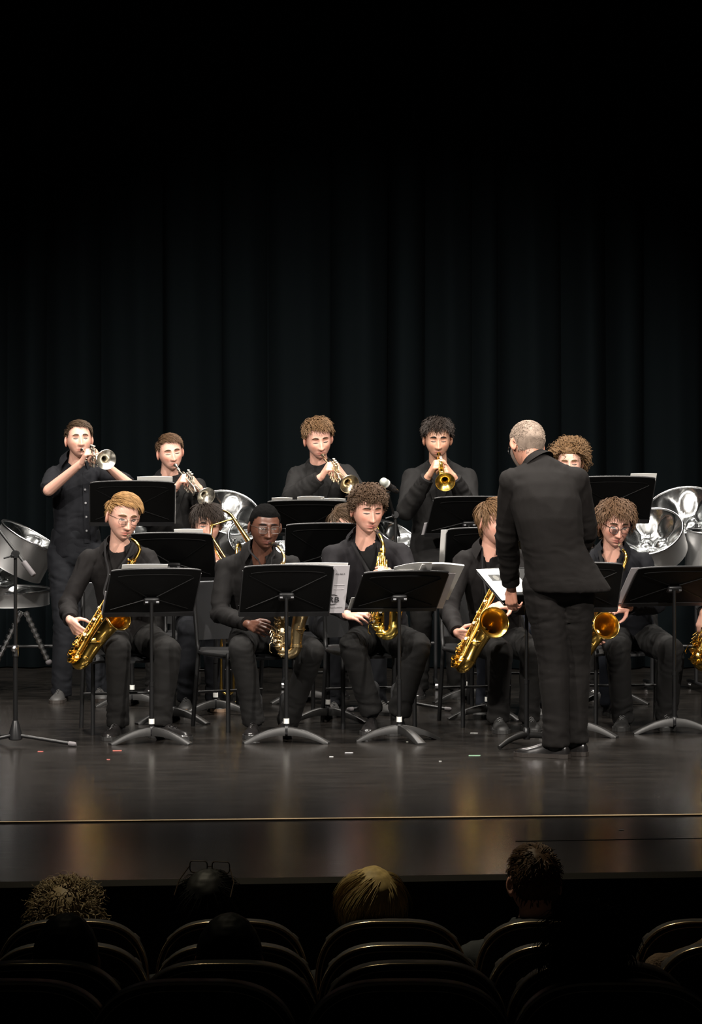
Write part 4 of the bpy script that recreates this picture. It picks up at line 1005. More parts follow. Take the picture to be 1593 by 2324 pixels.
# ------------------------------------------------------------------ the setting
def floor_mat():
    m = bpy.data.materials.new('stage_floor_paint'); m.use_nodes = True; N = m.node_tree.nodes; L = m.node_tree.links; b = N['Principled BSDF']
    tc = N.new('ShaderNodeTexCoord')
    def nz(scale, stretch, detail=4):
        mp = N.new('ShaderNodeMapping'); mp.inputs['Scale'].default_value = stretch; L.new(tc.outputs['Object'], mp.inputs[0])
        n = N.new('ShaderNodeTexNoise'); n.inputs['Scale'].default_value = scale; n.inputs['Detail'].default_value = detail; L.new(mp.outputs[0], n.inputs['Vector']); return n
    n1 = nz(5, (0.6, 2.2, 1), 6); n2 = nz(14, (0.5, 6, 1), 5); n3 = nz(55, (1, 1, 1), 2)
    r = N.new('ShaderNodeValToRGB'); e = r.color_ramp.elements
    e[0].position = 0.30; e[0].color = (0.0088, 0.0075, 0.0065, 1); e[1].position = 0.75; e[1].color = (0.022, 0.0190, 0.0165, 1)
    L.new(n1.outputs['Fac'], r.inputs[0])
    # scuffs: fine pale scratches along the boards
    r2 = N.new('ShaderNodeValToRGB'); e = r2.color_ramp.elements; e[0].position = 0.60; e[0].color = (0, 0, 0, 1); e[1].position = 0.78; e[1].color = (1, 1, 1, 1)
    L.new(n2.outputs['Fac'], r2.inputs[0])
    sp = N.new('ShaderNodeValToRGB'); e = sp.color_ramp.elements; e[0].position = 0.80; e[0].color = (0, 0, 0, 1); e[1].position = 0.83; e[1].color = (1, 1, 1, 1)
    L.new(n3.outputs['Fac'], sp.inputs[0])
    mx = N.new('ShaderNodeMix'); mx.data_type = 'RGBA'; mx.inputs['B'].default_value = (0.055, 0.053, 0.050, 1)
    ml = N.new('ShaderNodeMath'); ml.operation = 'MULTIPLY'; ml.inputs[1].default_value = 0.40; L.new(r2.outputs[0], ml.inputs[0])
    L.new(ml.outputs[0], mx.inputs['Factor']); L.new(r.outputs[0], mx.inputs['A'])
    mx2 = N.new('ShaderNodeMix'); mx2.data_type = 'RGBA'; mx2.inputs['B'].default_value = (0.4, 0.4, 0.4, 1)
    L.new(sp.outputs[0], mx2.inputs['Factor']); L.new(mx.outputs['Result'], mx2.inputs['A']); L.new(mx2.outputs['Result'], b.inputs['Base Color'])
    mr = N.new('ShaderNodeMapRange'); mr.inputs[3].default_value = 0.15; mr.inputs[4].default_value = 0.27; L.new(n2.outputs['Fac'], mr.inputs[0]); L.new(mr.outputs[0], b.inputs['Roughness'])
    bp = N.new('ShaderNodeBump'); bp.inputs['Strength'].default_value = 0.035; bp.inputs['Distance'].default_value = 0.004; L.new(n2.outputs['Fac'], bp.inputs['Height']); L.new(bp.outputs[0], b.inputs['Normal'])
    b.inputs['Specular IOR Level'].default_value = 0.5
    return m
M_FLOOR = floor_mat()
EX = 7.5
edge = lambda x, y0=-4.06, k=0.101: y0+k*x
mb = MB(); e0, e1 = edge(-EX), edge(EX)
mb.add([(-EX, e0, 0), (EX, e1, 0), (EX, 7.2, 0), (-EX, 7.2, 0)], [(0, 1, 2, 3)])
tag(mb.build('floor', M_FLOOR, None, smooth=False, fix=False), 'dark scuffed glossy stage floor', kind='structure')
mb = MB(); q = np.array([(-EX, e0-0.012, -0.02), (EX, e1-0.012, -0.02), (EX, e1, 0.001), (-EX, e0, 0.001)]); mb.add(q, [(0, 1, 2, 3)])
tag(mb.build('trim_1', mat('stage_edge_highlight', (0.05, 0.047, 0.044), 0.35), None, smooth=False), 'front lip of the stage with a painted edge highlight', kind='structure')  # edge highlight put into the paler colour of the lip
mb = MB(); mb.add([(-EX, e0-0.012, -0.95), (EX, e1-0.012, -0.95), (EX, e1-0.012, -0.02), (-EX, e0-0.012, -0.02)], [(0, 1, 2, 3)])
tag(mb.build('wall_front', mat('stage_front_black', (0.006, 0.006, 0.006), 0.8), None, smooth=False), 'black front face of the stage', kind='structure')
sl = lambda x: -2.455+0.0837*x
mb = MB(); W_ = 0.030; ol = [(-EX, sl(-EX)), (EX, sl(EX)), (EX, sl(EX)+W_), (-EX, sl(-EX)+W_)]
mb.loft([np.array([(a, b, 0.0005) for a, b in ol]), np.array([(a, b, 0.006) for a, b in ol])])
tag(mb.build('trim_2', mat('brass_strip', (0.82, 0.56, 0.29), 0.5, 0.0, var=0.3, vscale=30), None, smooth=False), 'thin brass strip across the stage floor', kind='structure')
mb = MB(); ol = np.array([(0.66, -3.13), (1.5, -3.03), (1.5, -3.018), (0.66, -3.118)]); mb.loft([np.column_stack([ol, np.full(4, 0.0004)]), np.column_stack([ol, np.full(4, 0.0012)])])
tag(mb.build('trim_3', mat('floor_seam', (0.004, 0.004, 0.004), 0.9), None, smooth=False), 'dark seam in the stage floor', kind='structure')

# curtain with hanging folds
def curtain():
    rng = np.random.default_rng(5); n = 1400; x = np.linspace(-5.2, 5.2, n); f = np.zeros(n); u = -5.4
    while u < 5.4:
        wd = rng.uniform(0.20, 0.52); i = (x >= u) & (x < u+wd); sk = rng.uniform(0.6, 1.7)
        f[i] = -rng.uniform(0.10, 0.26)*np.sin(PI*((x[i]-u)/wd)**sk)**0.7; u += wd
    zs = np.linspace(0.01, 7.0, 16); V_ = []
    for z in zs:
        lean = 0.03*np.sin(x*2.3+1.0)*(z/7.0); V_.append(np.column_stack([x+lean, 6.3+f*(0.72+0.28*(1-z/7))+0.01*np.sin(x*30+z*0.6), np.full(n, z)]))
    P = np.array(V_); k = len(zs); F = []
    for j in range(k-1):
        for i in range(n-1): F.append((j*n+i, j*n+i+1, (j+1)*n+i+1, (j+1)*n+i))
    mb = MB(); mb.add(P.reshape(-1, 3), F); o = mb.build('stage_curtain', mat('velour_black', (0.0018, 0.0028, 0.0033), 0.9, spec=0.03, bump=0.1, bscale=150), None, fix=False)
    return tag(o, 'heavy black stage curtain hanging in folds behind the whole band', 'curtain')
curtain()
mb = MB(); mb.add([(-EX, 7.15, 0), (EX, 7.15, 0), (EX, 7.15, 8), (-EX, 7.15, 8)], [(0, 1, 2, 3)])
tag(mb.build('wall_back', mat('back_wall_black', (0.004, 0.004, 0.004), 0.9), None, smooth=False), 'black back wall', kind='structure')
# hall floor, stepped under the seat rows
ROWS = [(-5.0, -0.88), (-5.9, -0.80), (-6.8, -0.69), (-7.7, -0.57)]
mb = MB(); prof = [(-4.0, -0.9), (-4.35, -0.9), (-4.36, -0.88)]
for i, (ry, rz) in enumerate(ROWS): prof += [(ry-0.55, rz), (ry-0.56, ROWS[i+1][1] if i < 3 else -0.45)]
prof += [(-14.8, -0.1)]
P = np.array([[(-6.5, y, z) for y, z in prof], [(6.5, y, z) for y, z in prof]]); n = len(prof)
mb.add(P.reshape(-1, 3), [(i, i+1, n+i+1, n+i) for i in range(n-1)])
tag(mb.build('floor_hall', mat('hall_carpet', (0.010, 0.009, 0.009), 0.95), None, smooth=False), 'dark stepped floor under the seat rows', kind='structure')

# ------------------------------------------------------------------ cloth
def cloth(name, c, r=0.75, sh=0.12): return mat(name, tuple(x*0.31 for x in c), 0.82, spec=0.22, bump=0.10, bscale=420, var=0.12, vscale=6)
C_SHIRT1 = cloth('shirt_black_warm', (0.017, 0.0135, 0.0135)); C_SHIRT2 = cloth('shirt_black', (0.0125, 0.0105, 0.0105)); C_SHIRT3 = cloth('shirt_charcoal', (0.027, 0.024, 0.029))
C_NAVY = cloth('shirt_navy', (0.0125, 0.0135, 0.020)); C_JACKET = cloth('jacket_black', (0.0175, 0.0160, 0.0158)); C_JACKET_C = cloth('jacket_conductor', (0.0165, 0.0125, 0.0108))
C_TR = cloth('trousers_black', (0.016, 0.0145, 0.0135)); C_TR2 = cloth('trousers_charcoal', (0.020, 0.019, 0.0185)); C_TRC = cloth('trousers_conductor', (0.0185, 0.0150, 0.0135)); C_JEANS = cloth('jeans_dark', (0.018, 0.020, 0.027)); C_JEANS2 = cloth('jeans_blue', (0.030, 0.036, 0.055))
C_STRAP = mat('strap_webbing', (0.005, 0.0045, 0.005), 0.8, spec=0.2)
C_TEE = cloth('undershirt_black', (0.009, 0.0085, 0.009))
S_LEATHER = mat('shoe_leather', (0.011, 0.010, 0.010), 0.22, spec=0.6); S_SUEDE = mat('shoe_canvas', (0.008, 0.0078, 0.0075), 0.6); S_GREY = mat('shoe_grey', (0.032, 0.031, 0.030), 0.6)
S_SOLE = mat('sole_dark', (0.014, 0.0135, 0.013), 0.6); S_SOLE_B = mat('sole_brown', (0.022, 0.017, 0.014), 0.6); S_SOLE_T = mat('sole_tan', (0.20, 0.13, 0.085), 0.6); S_LACE = mat('lace_grey', (0.07, 0.07, 0.07), 0.8)
HB = hair_mat('hair_dark_brown', (0.055, 0.034, 0.020)); HBL = hair_mat('hair_blond', (0.27, 0.150, 0.058)); HLB = hair_mat('hair_light_brown', (0.125, 0.070, 0.034))
HK = hair_mat('hair_black', (0.010, 0.009, 0.009)); HCB = hair_mat('hair_curly_brown', (0.062, 0.037, 0.022)); HG = hair_mat('hair_grey', (0.25, 0.19, 0.15)); HMB = hair_mat('hair_mid_brown', (0.085, 0.047, 0.025)); HFR = hair_mat('hair_frizzy', (0.14, 0.080, 0.038))
HDK = hair_mat('hair_near_black', (0.020, 0.014, 0.011)); HGB = hair_mat('hair_greyish_beard', (0.24, 0.19, 0.16))
M_BTN = mat('button_grey', (0.35, 0.35, 0.36), 0.3, 0.6)
SHORT = dict(top=0.055, side=0.016, n=1150, w=0.0020, lift=0.25, vol=0.014, grav=0.1, sweep=(0.6, -0.7, 0.2), jit=0.2)
def hstyle(m, **kw): d = dict(SHORT); d.update(kw); d['m'] = m; return d
P = PX

# ================================================================== front row: saxophones
def strap(pr, root, pts, w=0.010, name='neck_strap', m=None):
    mb = MB(); mb.tube(catmull(pts, 6), w*0.8, 8, flat=0.22, up=(0, -1, 0)); return mb.build(name, m or C_STRAP, root)
def placket(pr, x0, y0, x1, y1, depth, m, w=7):
    px_patch(pr, 'placket', m, [(x0-w, y0), (x0+w, y0), (x1+w, y1), (x1-w, y1)], depth, 0.003, 0.003, 3)

# S1 tenor player, far left
s1 = person('young man with short blond hair and thin glasses playing tenor sax, seated furthest left', P(279, 1171, 1.28),
    dict(neck=P(270, 1252, 1.37), sa=P(203, 1272, 1.42), sb=P(333, 1268, 1.34), ea=P(153, 1372, 1.36), wa=P(160, 1410, 1.10), eb=P(372, 1352, 1.22), wb=P(322, 1322, 1.06),
         hip=P(292, 1440, 1.45), ka=P(268, 1472, 0.98), kb=P(382, 1476, 1.02), aa=P(268, 1632, 1.06), ab=P(364, 1632, 1.02), ta=P(236, 1672, 0.80), tb=P(440, 1665, 0.88)),
    hstyle(HBL, sweep=(1.3, -0.9, 0.1), crown=(-0.5, 0.5, 0.8), line='short', n=1300, top=0.065, side=0.014), 'fair', yaw=24, pitch=14, roll=4, hs=1.09, eyes='open', brow=HLB,
    shirt=C_SHIRT1, trousers=C_TR, shoe_m=S_LEATHER, sole_m=S_SOLE, glasses=(mat('wire_frame', (0.05, 0.035, 0.03), 0.3, 0.8), 0.044, 0.032, 0.010, 0.0011, False), open_neck=16,
    hands=dict(a=dict(tip=P(192, 1450, 0.985), palm=V(0.55, 0.8, 0.1), thumb=V(0.5, 0.6, 0.5), curl=(22, 30, 22)), b=dict(tip=P(292, 1305, 1.0), palm=V(-0.4, 0.7, -0.5), thumb=V(0, 0.3, 1), curl=(35, 45, 30))))
mi = s1['toW']((0.004, -0.098, -0.0735))
sx1 = sax('gold tenor saxophone held slanting across the blond player with thin glasses', None, mi, [P(296, 1222, 1.05), P(310, 1232, 1.02), P(317, 1246, 1.02), P(311, 1262, 1.03)], P(301, 1276, 1.05), P(178, 1484, 0.985), V(0.72, -0.68, 0.2), M_BRASS, k=1.0, bell_len=0.315, bell_r=0.074, bell_face=(0.55, -0.75, 0.35))
placket(s1, 276, 1275, 262, 1400, 1.0, C_SHIRT1); buttons(s1, [(272, 1300)], 1.0, M_EBON)
strap(s1, s1['root'], [P(238, 1224, 1.33), P(239, 1262, 1.24), P(246, 1300, 1.20), P(236, 1345, 1.14), P(250, 1362, 1.05)], 0.007)
strap(s1, s1['root'], [P(304, 1230, 1.30), P(290, 1262, 1.21), P(262, 1305, 1.17), P(250, 1362, 1.05)], 0.008)

# S2 alto player, dark skin
s2 = person('dark-skinned young man with close-cropped hair and clear glasses playing alto sax', P(601, 1194, 1.32),
    dict(neck=P(588, 1262, 1.44), sa=P(512, 1288, 1.50), sb=P(660, 1284, 1.40), ea=P(497, 1392, 1.42), wa=P(566, 1418, 1.10), eb=P(700, 1372, 1.25), wb=P(655, 1326, 1.08),
         hip=P(590, 1440, 1.62), ka=P(548, 1474, 1.08), kb=P(708, 1478, 1.12), aa=P(577, 1628, 1.15), ab=P(652, 1628, 1.38), ta=P(570, 1665, 0.98), tb=P(640, 1650, 1.2)),
    hstyle(mat('hair_cropped', (0.004, 0.0038, 0.0038), 0.95, spec=0.04, bump=0.5, bscale=300), n=0, cap=0.007, line='fringe'), 'dark', yaw=15, pitch=8, roll=2, hs=1.07, eyes='open', brow=HK, brow_th=0.006,
    shirt=C_SHIRT2, trousers=C_TR2, shoe_m=S_LEATHER, sole_m=S_SOLE, glasses=(mat('clear_frame', (0.05, 0.036, 0.03), 0.35), 0.048, 0.036, 0.010, 0.0015, False), open_neck=10, blush=0.2,
    hands=dict(a=dict(tip=P(612, 1432, 0.96), palm=V(0.3, 0.9, -0.35), thumb=V(0.2, 0.4, 0.9), curl=(25, 35, 22)), b=dict(tip=P(632, 1310, 0.97), palm=V(-0.4, 0.7, -0.5), thumb=V(0, 0.3, 1), curl=(35, 45, 30))))
mi = s2['toW']((0.004, -0.098, -0.0735))
sx2 = sax('dull brass alto saxophone of the dark-skinned player with clear glasses', None, mi, [P(629, 1238, 1.10), P(640, 1252, 1.05), P(645, 1266, 1.03)], P(642, 1282, 1.02), P(638, 1466, 0.985), V(0.95, -0.25, 0.0), M_BRASS_OLD, k=0.92, old=True, bell_len=0.27, bell_r=0.062, bell_face=(0.35, -0.35, 0.85))
placket(s2, 596, 1290, 590, 1400, 1.1, C_SHIRT2)
strap(s2, s2['root'], [P(566, 1228, 1.38), P(566, 1248, 1.31), P(577, 1262, 1.27), P(586, 1270, 1.25)], 0.007, m=C_STRAP); strap(s2, s2['root'], [P(624, 1240, 1.33), P(622, 1256, 1.26), P(616, 1268, 1.24)], 0.006, m=C_STRAP)
strap(s2, s2['root'], [P(586, 1270, 1.25), P(600, 1300, 1.20), P(632, 1320, 1.06)], 0.003); strap(s2, s2['root'], [P(616, 1268, 1.24), P(616, 1300, 1.18), P(632, 1320, 1.06)], 0.003)

# S3 alto player, curly hair
s3 = person('young man with thick curly brown hair playing alto sax in a charcoal shirt', P(834, 1156, 1.48),
    dict(neck=P(829, 1232, 1.58), sa=P(756, 1262, 1.63), sb=P(908, 1258, 1.54), ea=P(742, 1362, 1.52), wa=P(790, 1396, 1.24), eb=P(945, 1345, 1.38), wb=P(898, 1318, 1.22),
         hip=P(862, 1444, 1.78), ka=P(800, 1466, 1.24), kb=P(948, 1466, 1.26), aa=P(843, 1602, 1.36), ab=P(905, 1606, 1.34), ta=P(832, 1645, 1.12), tb=P(888, 1648, 1.1)),
    hstyle(HCB, top=0.060, side=0.024, curl=0.0065, turns=1.6, n=1250, w=0.0030, vol=0.016, lift=0.5, jit=0.5, sweep=(0.2, -0.5, 0), cap=0.014, line='fringe', crown=(0, 0.3, 0.95)), 'pink', yaw=18, pitch=12, roll=0, hs=1.10, eyes='down', brow=HB, brow_th=0.008,
    shirt=C_SHIRT3, trousers=C_TR2, shoe_m=S_LEATHER, sole_m=S_SOLE, bulk=1.06, leg_bulk=1.06, open_neck=45, laces=False, blush=0.6,
    hands=dict(a=dict(tip=P(848, 1398, 1.05), palm=V(0.2, 0.75, -0.6), thumb=V(0.1, 0.6, 0.7), curl=(18, 28, 20)), b=dict(tip=P(874, 1296, 1.13), palm=V(-0.5, 0.7, -0.4), thumb=V(0, 0.3, 1), curl=(30, 45, 30))))
px_patch(s3, 'undershirt', C_TEE, [(806, 1236), (856, 1236), (850, 1300), (846, 1350), (838, 1300)], 1.2, 0.004, 0.002, 3)
mi = s3['toW']((0.004, -0.098, -0.0735))
sx3 = sax('bright gold alto saxophone played upright by the curly-haired player in charcoal shirt', None, mi, [P(859, 1210, 1.27), P(866, 1224, 1.23), P(869, 1236, 1.21)], P(869, 1250, 1.20), P(862, 1424, 1.10), V(0.90, -0.35, 0.0), M_BRASS_GREEN, k=0.92, bell_len=0.27, bell_r=0.062, bell_face=(0.3, -0.3, 0.9))
strap(s3, s3['root'], [P(797, 1232, 1.50), P(812, 1256, 1.46), P(838, 1300, 1.41), P(860, 1330, 1.28)], 0.011)
strap(s3, s3['root'], [P(862, 1235, 1.48), P(862, 1262, 1.43), P(858, 1300, 1.38), P(860, 1330, 1.28)], 0.011)

# S4 tenor player half hidden by the conductor
s4 = person('young man with straight brown hair playing tenor sax, half hidden by conductor', P(1124, 1183, 1.58),
    dict(neck=P(1112, 1255, 1.67), sa=P(1050, 1274, 1.72), sb=P(1180, 1272, 1.64), ea=P(1018, 1388, 1.58), wa=P(1040, 1438, 1.33), eb=P(1200, 1372, 1.52), wb=P(1160, 1376, 1.26),
         hip=P(1128, 1446, 1.88), ka=P(1134, 1480, 1.32), kb=P(1208, 1480, 1.36), aa=P(1130, 1620, 1.46), ab=P(1200, 1620, 1.48), ta=P(1142, 1645, 1.22), tb=P(1215, 1645, 1.25)),
    hstyle(HLB, top=0.090, side=0.050, sweep=(0.8, -0.5, 0), line='fringe', n=1200, grav=0.6, vol=0.016, w=0.0021), 'pink', yaw=32, pitch=8, roll=0, hs=1.10, eyes='down', brow=HLB,
    shirt=C_SHIRT1, trousers=C_TR, shoe_m=S_SUEDE, sole_m=S_SOLE, open_neck=10, shoe_len=0.30, lace_m=S_LACE,
    hands=dict(a=dict(tip=P(1072, 1448, 1.20), palm=V(0.6, 0.75, 0.1), thumb=V(0.5, 0.6, 0.4), curl=(38, 50, 30)), b=dict(tip=P(1112, 1374, 1.16), palm=V(0.0, 0.5, -0.9), thumb=V(0, -0.6, 0.7), curl=(12, 18, 14))))
mi = s4['toW']((0.004, -0.098, -0.0735))
sx4 = sax('gold tenor saxophone with round open bell beside the conductor', None, mi, [P(1162, 1240, 1.36), P(1170, 1252, 1.31), P(1166, 1268, 1.30)], P(1150, 1282, 1.29), P(1048, 1496, 1.17), V(0.45, -0.88, 0.1), M_BRASS, k=1.02, bell_len=0.285, bell_r=0.086, bell_face=(0.22, -0.95, 0.12))
placket(s4, 1112, 1280, 1104, 1400, 1.3, C_SHIRT1)
strap(s4, s4['root'], [P(1094, 1240, 1.62), P(1096, 1300, 1.53), P(1104, 1350, 1.42), P(1110, 1375, 1.28)], 0.006)

# S5 tenor player with black glasses
P = lambda px, py, y: PX(px, py, y+0.12)
s5 = person('young man with shaggy brown hair and black glasses playing tenor sax right of conductor', P(1396, 1188, 1.56),
    dict(neck=P(1390, 1258, 1.66), sa=P(1322, 1278, 1.72), sb=P(1458, 1276, 1.64), ea=P(1306, 1380, 1.56), wa=P(1322, 1430, 1.32), eb=P(1492, 1372, 1.58), wb=P(1422, 1380, 1.30),
         hip=P(1432, 1440, 1.88), ka=P(1402, 1474, 1.32), kb=P(1524, 1478, 1.36), aa=P(1414, 1622, 1.48), ab=P(1512, 1622, 1.50), ta=P(1406, 1648, 1.22), tb=P(1516, 1645, 1.25)),
    hstyle(HMB, top=0.075, side=0.060, curl=0.006, turns=0.9, n=1250, w=0.0030, vol=0.022, lift=0.35, jit=0.4, sweep=(0.3, -0.4, 0), cap=0.012, line='short', grav=0.5), 'pink', yaw=10, pitch=17, roll=4, hs=1.08, eyes='open', brow=HB,
    shirt=C_NAVY, trousers=C_TR2, shoe_m=S_SUEDE, sole_m=S_SOLE, glasses=(M_EBON, 0.046, 0.038, 0.012, 0.0017, False), open_neck=20, blush=0.8, leg_bulk=1.04, shoe_len=0.30, lace_m=S_LACE,
    hands=dict(a=dict(tip=P(1348, 1460, 1.22), palm=V(0.6, 0.7, 0.1), thumb=V(0.5, 0.6, 0.4)), b=dict(tip=P(1374, 1386, 1.18), palm=V(0.0, 0.6, -0.8), thumb=V(0, -0.7, 0.7), curl=(10, 16, 14))))
mi = s5['toW']((0.004, -0.098, -0.0735))
sx5 = sax('gold tenor saxophone with bell showing behind the conductor, played by man in black glasses', None, mi, [P(1412, 1246, 1.34), P(1420, 1258, 1.29), P(1420, 1272, 1.28)], P(1412, 1290, 1.28), P(1302, 1496, 1.18), V(0.45, -0.88, 0.1), M_BRASS, k=0.98, bell_len=0.285, bell_r=0.076, bell_face=(0.2, -0.95, 0.15))
strap(s5, s5['root'], [P(1360, 1250, 1.58), P(1372, 1300, 1.50), P(1396, 1330, 1.30)], 0.012); strap(s5, s5['root'], [P(1416, 1250, 1.56), P(1398, 1290, 1.48), P(1388, 1330, 1.32)], 0.012)

P = PX
# S6 baritone player at the right edge of the photo
s6 = person('sax player cut off by the right edge of the picture', P(1690, 1175, 1.75),
    dict(neck=P(1684, 1250, 1.85), sa=P(1618, 1275, 1.88), sb=P(1752, 1275, 1.85), ea=P(1604, 1352, 1.74), wa=P(1597, 1393, 1.48), eb=P(1785, 1372, 1.70), wb=P(1730, 1340, 1.45),
         hip=P(1690, 1440, 2.02), ka=P(1678, 1474, 1.46), kb=P(1790, 1478, 1.46), aa=P(1680, 1615, 1.62), ab=P(1790, 1615, 1.62), ta=P(1672, 1640, 1.38), tb=P(1790, 1640, 1.40)),
    hstyle(HB, n=300), 'fair', yaw=-5, pitch=10, hs=1.08, eyes='down', brow=HB, shirt=C_SHIRT2, trousers=C_TR2, shoe_m=S_SUEDE, sole_m=S_SOLE, vox=0.016,
    hands=dict(a=dict(tip=P(1588, 1440, 1.42), palm=V(0.6, 0.75, 0.1), thumb=V(0.5, 0.6, 0.4), curl=(22, 30, 20)), b=dict(tip=P(1715, 1320, 1.36), palm=V(-0.4, 0.7, -0.5), thumb=V(0, 0.3, 1))))
mi = s6['toW']((0.004, -0.098, -0.0735))
sax('gold baritone saxophone entering at the right edge of the picture', None, mi, [P(1690, 1225, 1.50), P(1702, 1245, 1.44), P(1700, 1262, 1.44)], P(1690, 1280, 1.43), P(1585, 1480, 1.38), V(0.85, -0.45, 0.2), M_BRASS, k=1.18, bell_len=0.30, bell_r=0.085, bell_face=(0.4, -0.8, 0.3))

# ================================================================== back row: trumpets
def stand_legs(px, y, spread=0.11, tw=0.0):
    x = FL(px, y)[0]
    return dict(ka=V(x-spread, y-0.02, 0.50), kb=V(x+spread, y-0.02, 0.50), aa=V(x-spread*1.1, y+0.02, 0.085), ab=V(x+spread*1.1, y+0.02, 0.085), ta=V(x-spread*1.4, y-0.25, 0), tb=V(x+spread*1.4+tw, y-0.25, 0))
def play_trumpet(kw, J, bell_px, bell_py, m, label, dy=0.0, hs=1.0):
    """player, hands and trumpet from one line of the instrument"""
    H = kw['head']; R = rotz(kw['yaw']) @ rotm((1, 0, 0), kw['pitch']) @ rotm((0, 1, 0), kw['roll'])
    mo = H+R @ (V(0.0, -0.110, -0.0725)*kw['hs'])
    y = mo[1]-0.40
    for _ in range(12):
        b = PX(bell_px, bell_py, y); lat = math.hypot(b[0]-mo[0], b[2]-mo[2]); y = mo[1]-math.sqrt(max(0.02, 0.49**2-lat**2))
    b = PX(bell_px, bell_py, y); f = nrm(b-mo); s_ = nrm(np.cross(f, V(0, 0, 1))); u = np.cross(s_, f)
    va = mo+f*0.225
    J['wa'] = va-V(0.070, -0.035, 0)-u*0.058+f*0.0; J['wb'] = va+V(0.080, 0.045, 0)-u*0.066-f*0.0
    kw['hands'] = dict(a=dict(tip=va-V(0.012, 0, 0)+u*0.05, palm=V(0.85, 0.1, -0.2), thumb=V(0.3, 0.8, 0.2), curl=(48, 58, 32), hs=hs), b=dict(tip=va+V(0.020, 0, 0)-u*0.005, palm=V(-0.9, -0.2, 0.1), thumb=V(0, 0.6, 0.7), curl=(42, 60, 40), hs=hs))
    pr = person(J=J, **kw); trumpet(label, mo, mo+f*0.49, m); return pr

t1 = play_trumpet(dict(label='young man standing far left in a navy shirt with rolled sleeves, playing trumpet', head=P(179, 997, 3.27), hair=hstyle(HB, sweep=(0.9, -0.4, 0.3), crown=(-0.4, 0.5, 0.8), top=0.045), skin='fair', yaw=14, pitch=-4, roll=-2, hs=1.0, eyes='open', brow=HB,
    shirt=C_NAVY, trousers=C_JEANS, shoe_m=S_GREY, sole_m=S_SOLE_B, sleeve='elbow', open_neck=28, stubble=0.25, leg_bulk=1.08, hem_drop=-0.10), dict(neck=P(172, 1056, 3.36), sa=P(124, 1080, 3.38), sb=P(228, 1078, 3.36), ea=P(112, 1112, 3.12), eb=P(292, 1100, 3.16), hip=P(172, 1246, 3.38), hlat=V(1, 0.1, 0),
         ka=P(148, 1410, 3.34), kb=P(205, 1410, 3.40), aa=P(139, 1566, 3.40), ab=P(222, 1560, 3.52), ta=P(122, 1595, 3.15), tb=P(238, 1588, 3.25)), 237, 1043, M_SILVER, 'silver trumpet pointed at the audience by the navy-shirted player far left', hs=1.00)
px_patch(t1, 'placket', C_NAVY, [(178, 1072), (192, 1072), (194, 1235), (182, 1235)], 3.0, 0.003, 0.003, 3)
buttons(t1, [(184, 1112), (185, 1143), (186, 1175), (187, 1207)], 3.0, M_BTN, 0.007)

P = lambda px, py, y: PX(px, py, y+0.3)
t2 = play_trumpet(dict(label='young man with short brown hair in a black jacket playing silver trumpet, second from left', head=P(386, 1026, 3.55), hair=hstyle(HMB, sweep=(0.7, -0.5, 0.4), crown=(-0.4, 0.5, 0.8), top=0.05, n=1300), skin='fair', yaw=16, pitch=6, roll=-8, hs=1.0, eyes='down', brow=HB, brow_th=0.009,
    shirt=C_JACKET, trousers=C_TR, shoe_m=S_LEATHER, sole_m=S_SOLE, jacket=True, collar=True, open_neck=8, collar_s=0.7, extras=dict(collar_m=C_TEE), blush=0.9), dict(neck=P(381, 1086, 3.64), sa=P(334, 1112, 3.68), sb=P(446, 1108, 3.60), ea=P(334, 1178, 3.48), eb=P(468, 1178, 3.42), hip=P(392, 1275, 3.66), hlat=V(1, 0, 0), **stand_legs(392, 3.96)), 464, 1127, M_SILVER, 'silver trumpet slanting down, held by the second player from left in jacket', hs=1.00)

t3 = play_trumpet(dict(label='young man with wavy light brown hair in a black jacket playing trumpet mid-stage', head=P(722, 996, 3.25), hair=hstyle(HLB, top=0.06, side=0.014, curl=0.004, turns=0.8, n=1250, w=0.0028, vol=0.016, lift=0.5, jit=0.4, sweep=(0.5, -0.4, 0.2), cap=0.010), skin='pink', yaw=12, pitch=14, roll=-6, hs=1.06, eyes='down', brow=HB, stubble=0.2,
    shirt=C_JACKET, trousers=C_TR, shoe_m=S_LEATHER, sole_m=S_SOLE, jacket=True, collar=True, open_neck=6, bulk=1.04, collar_s=0.7, extras=dict(collar_m=C_TEE)), dict(neck=P(724, 1058, 3.35), sa=P(676, 1082, 3.38), sb=P(784, 1078, 3.34), ea=P(660, 1132, 3.12), eb=P(822, 1132, 3.14), hip=P(728, 1250, 3.38), hlat=V(1, 0, 0), **stand_legs(728, 3.68)), 789, 1099, M_SILVER_GOLD, 'silver-gold trumpet slanting down, held by the wavy-haired man in the middle', hs=1.06)

t4 = play_trumpet(dict(label='young man with tousled black hair in a black jacket playing gold trumpet', head=P(993, 996, 3.25), hair=hstyle(HDK, top=0.075, side=0.016, curl=0.005, turns=0.7, n=1250, w=0.0028, vol=0.022, lift=0.4, jit=0.5, sweep=(-0.2, -0.7, 0.2), cap=0.010), skin='olive', yaw=2, pitch=10, roll=0, hs=1.05, eyes='down', brow=HK, brow_th=0.0095, stubble=0.45,
    shirt=C_JACKET, trousers=C_TR, shoe_m=S_LEATHER, sole_m=S_SOLE, jacket=True, collar=True, open_neck=6, bulk=1.06, collar_s=0.7, extras=dict(collar_m=C_TEE)), dict(neck=P(996, 1060, 3.35), sa=P(936, 1088, 3.38), sb=P(1058, 1086, 3.36), ea=P(922, 1160, 3.14), eb=P(1068, 1158, 3.14), hip=P(994, 1250, 3.38), hlat=V(1, 0, 0), **stand_legs(994, 3.68)), 1006, 1094, M_BRASS_GREEN, 'gold trumpet aimed down at the audience by the black-haired man', hs=1.06)
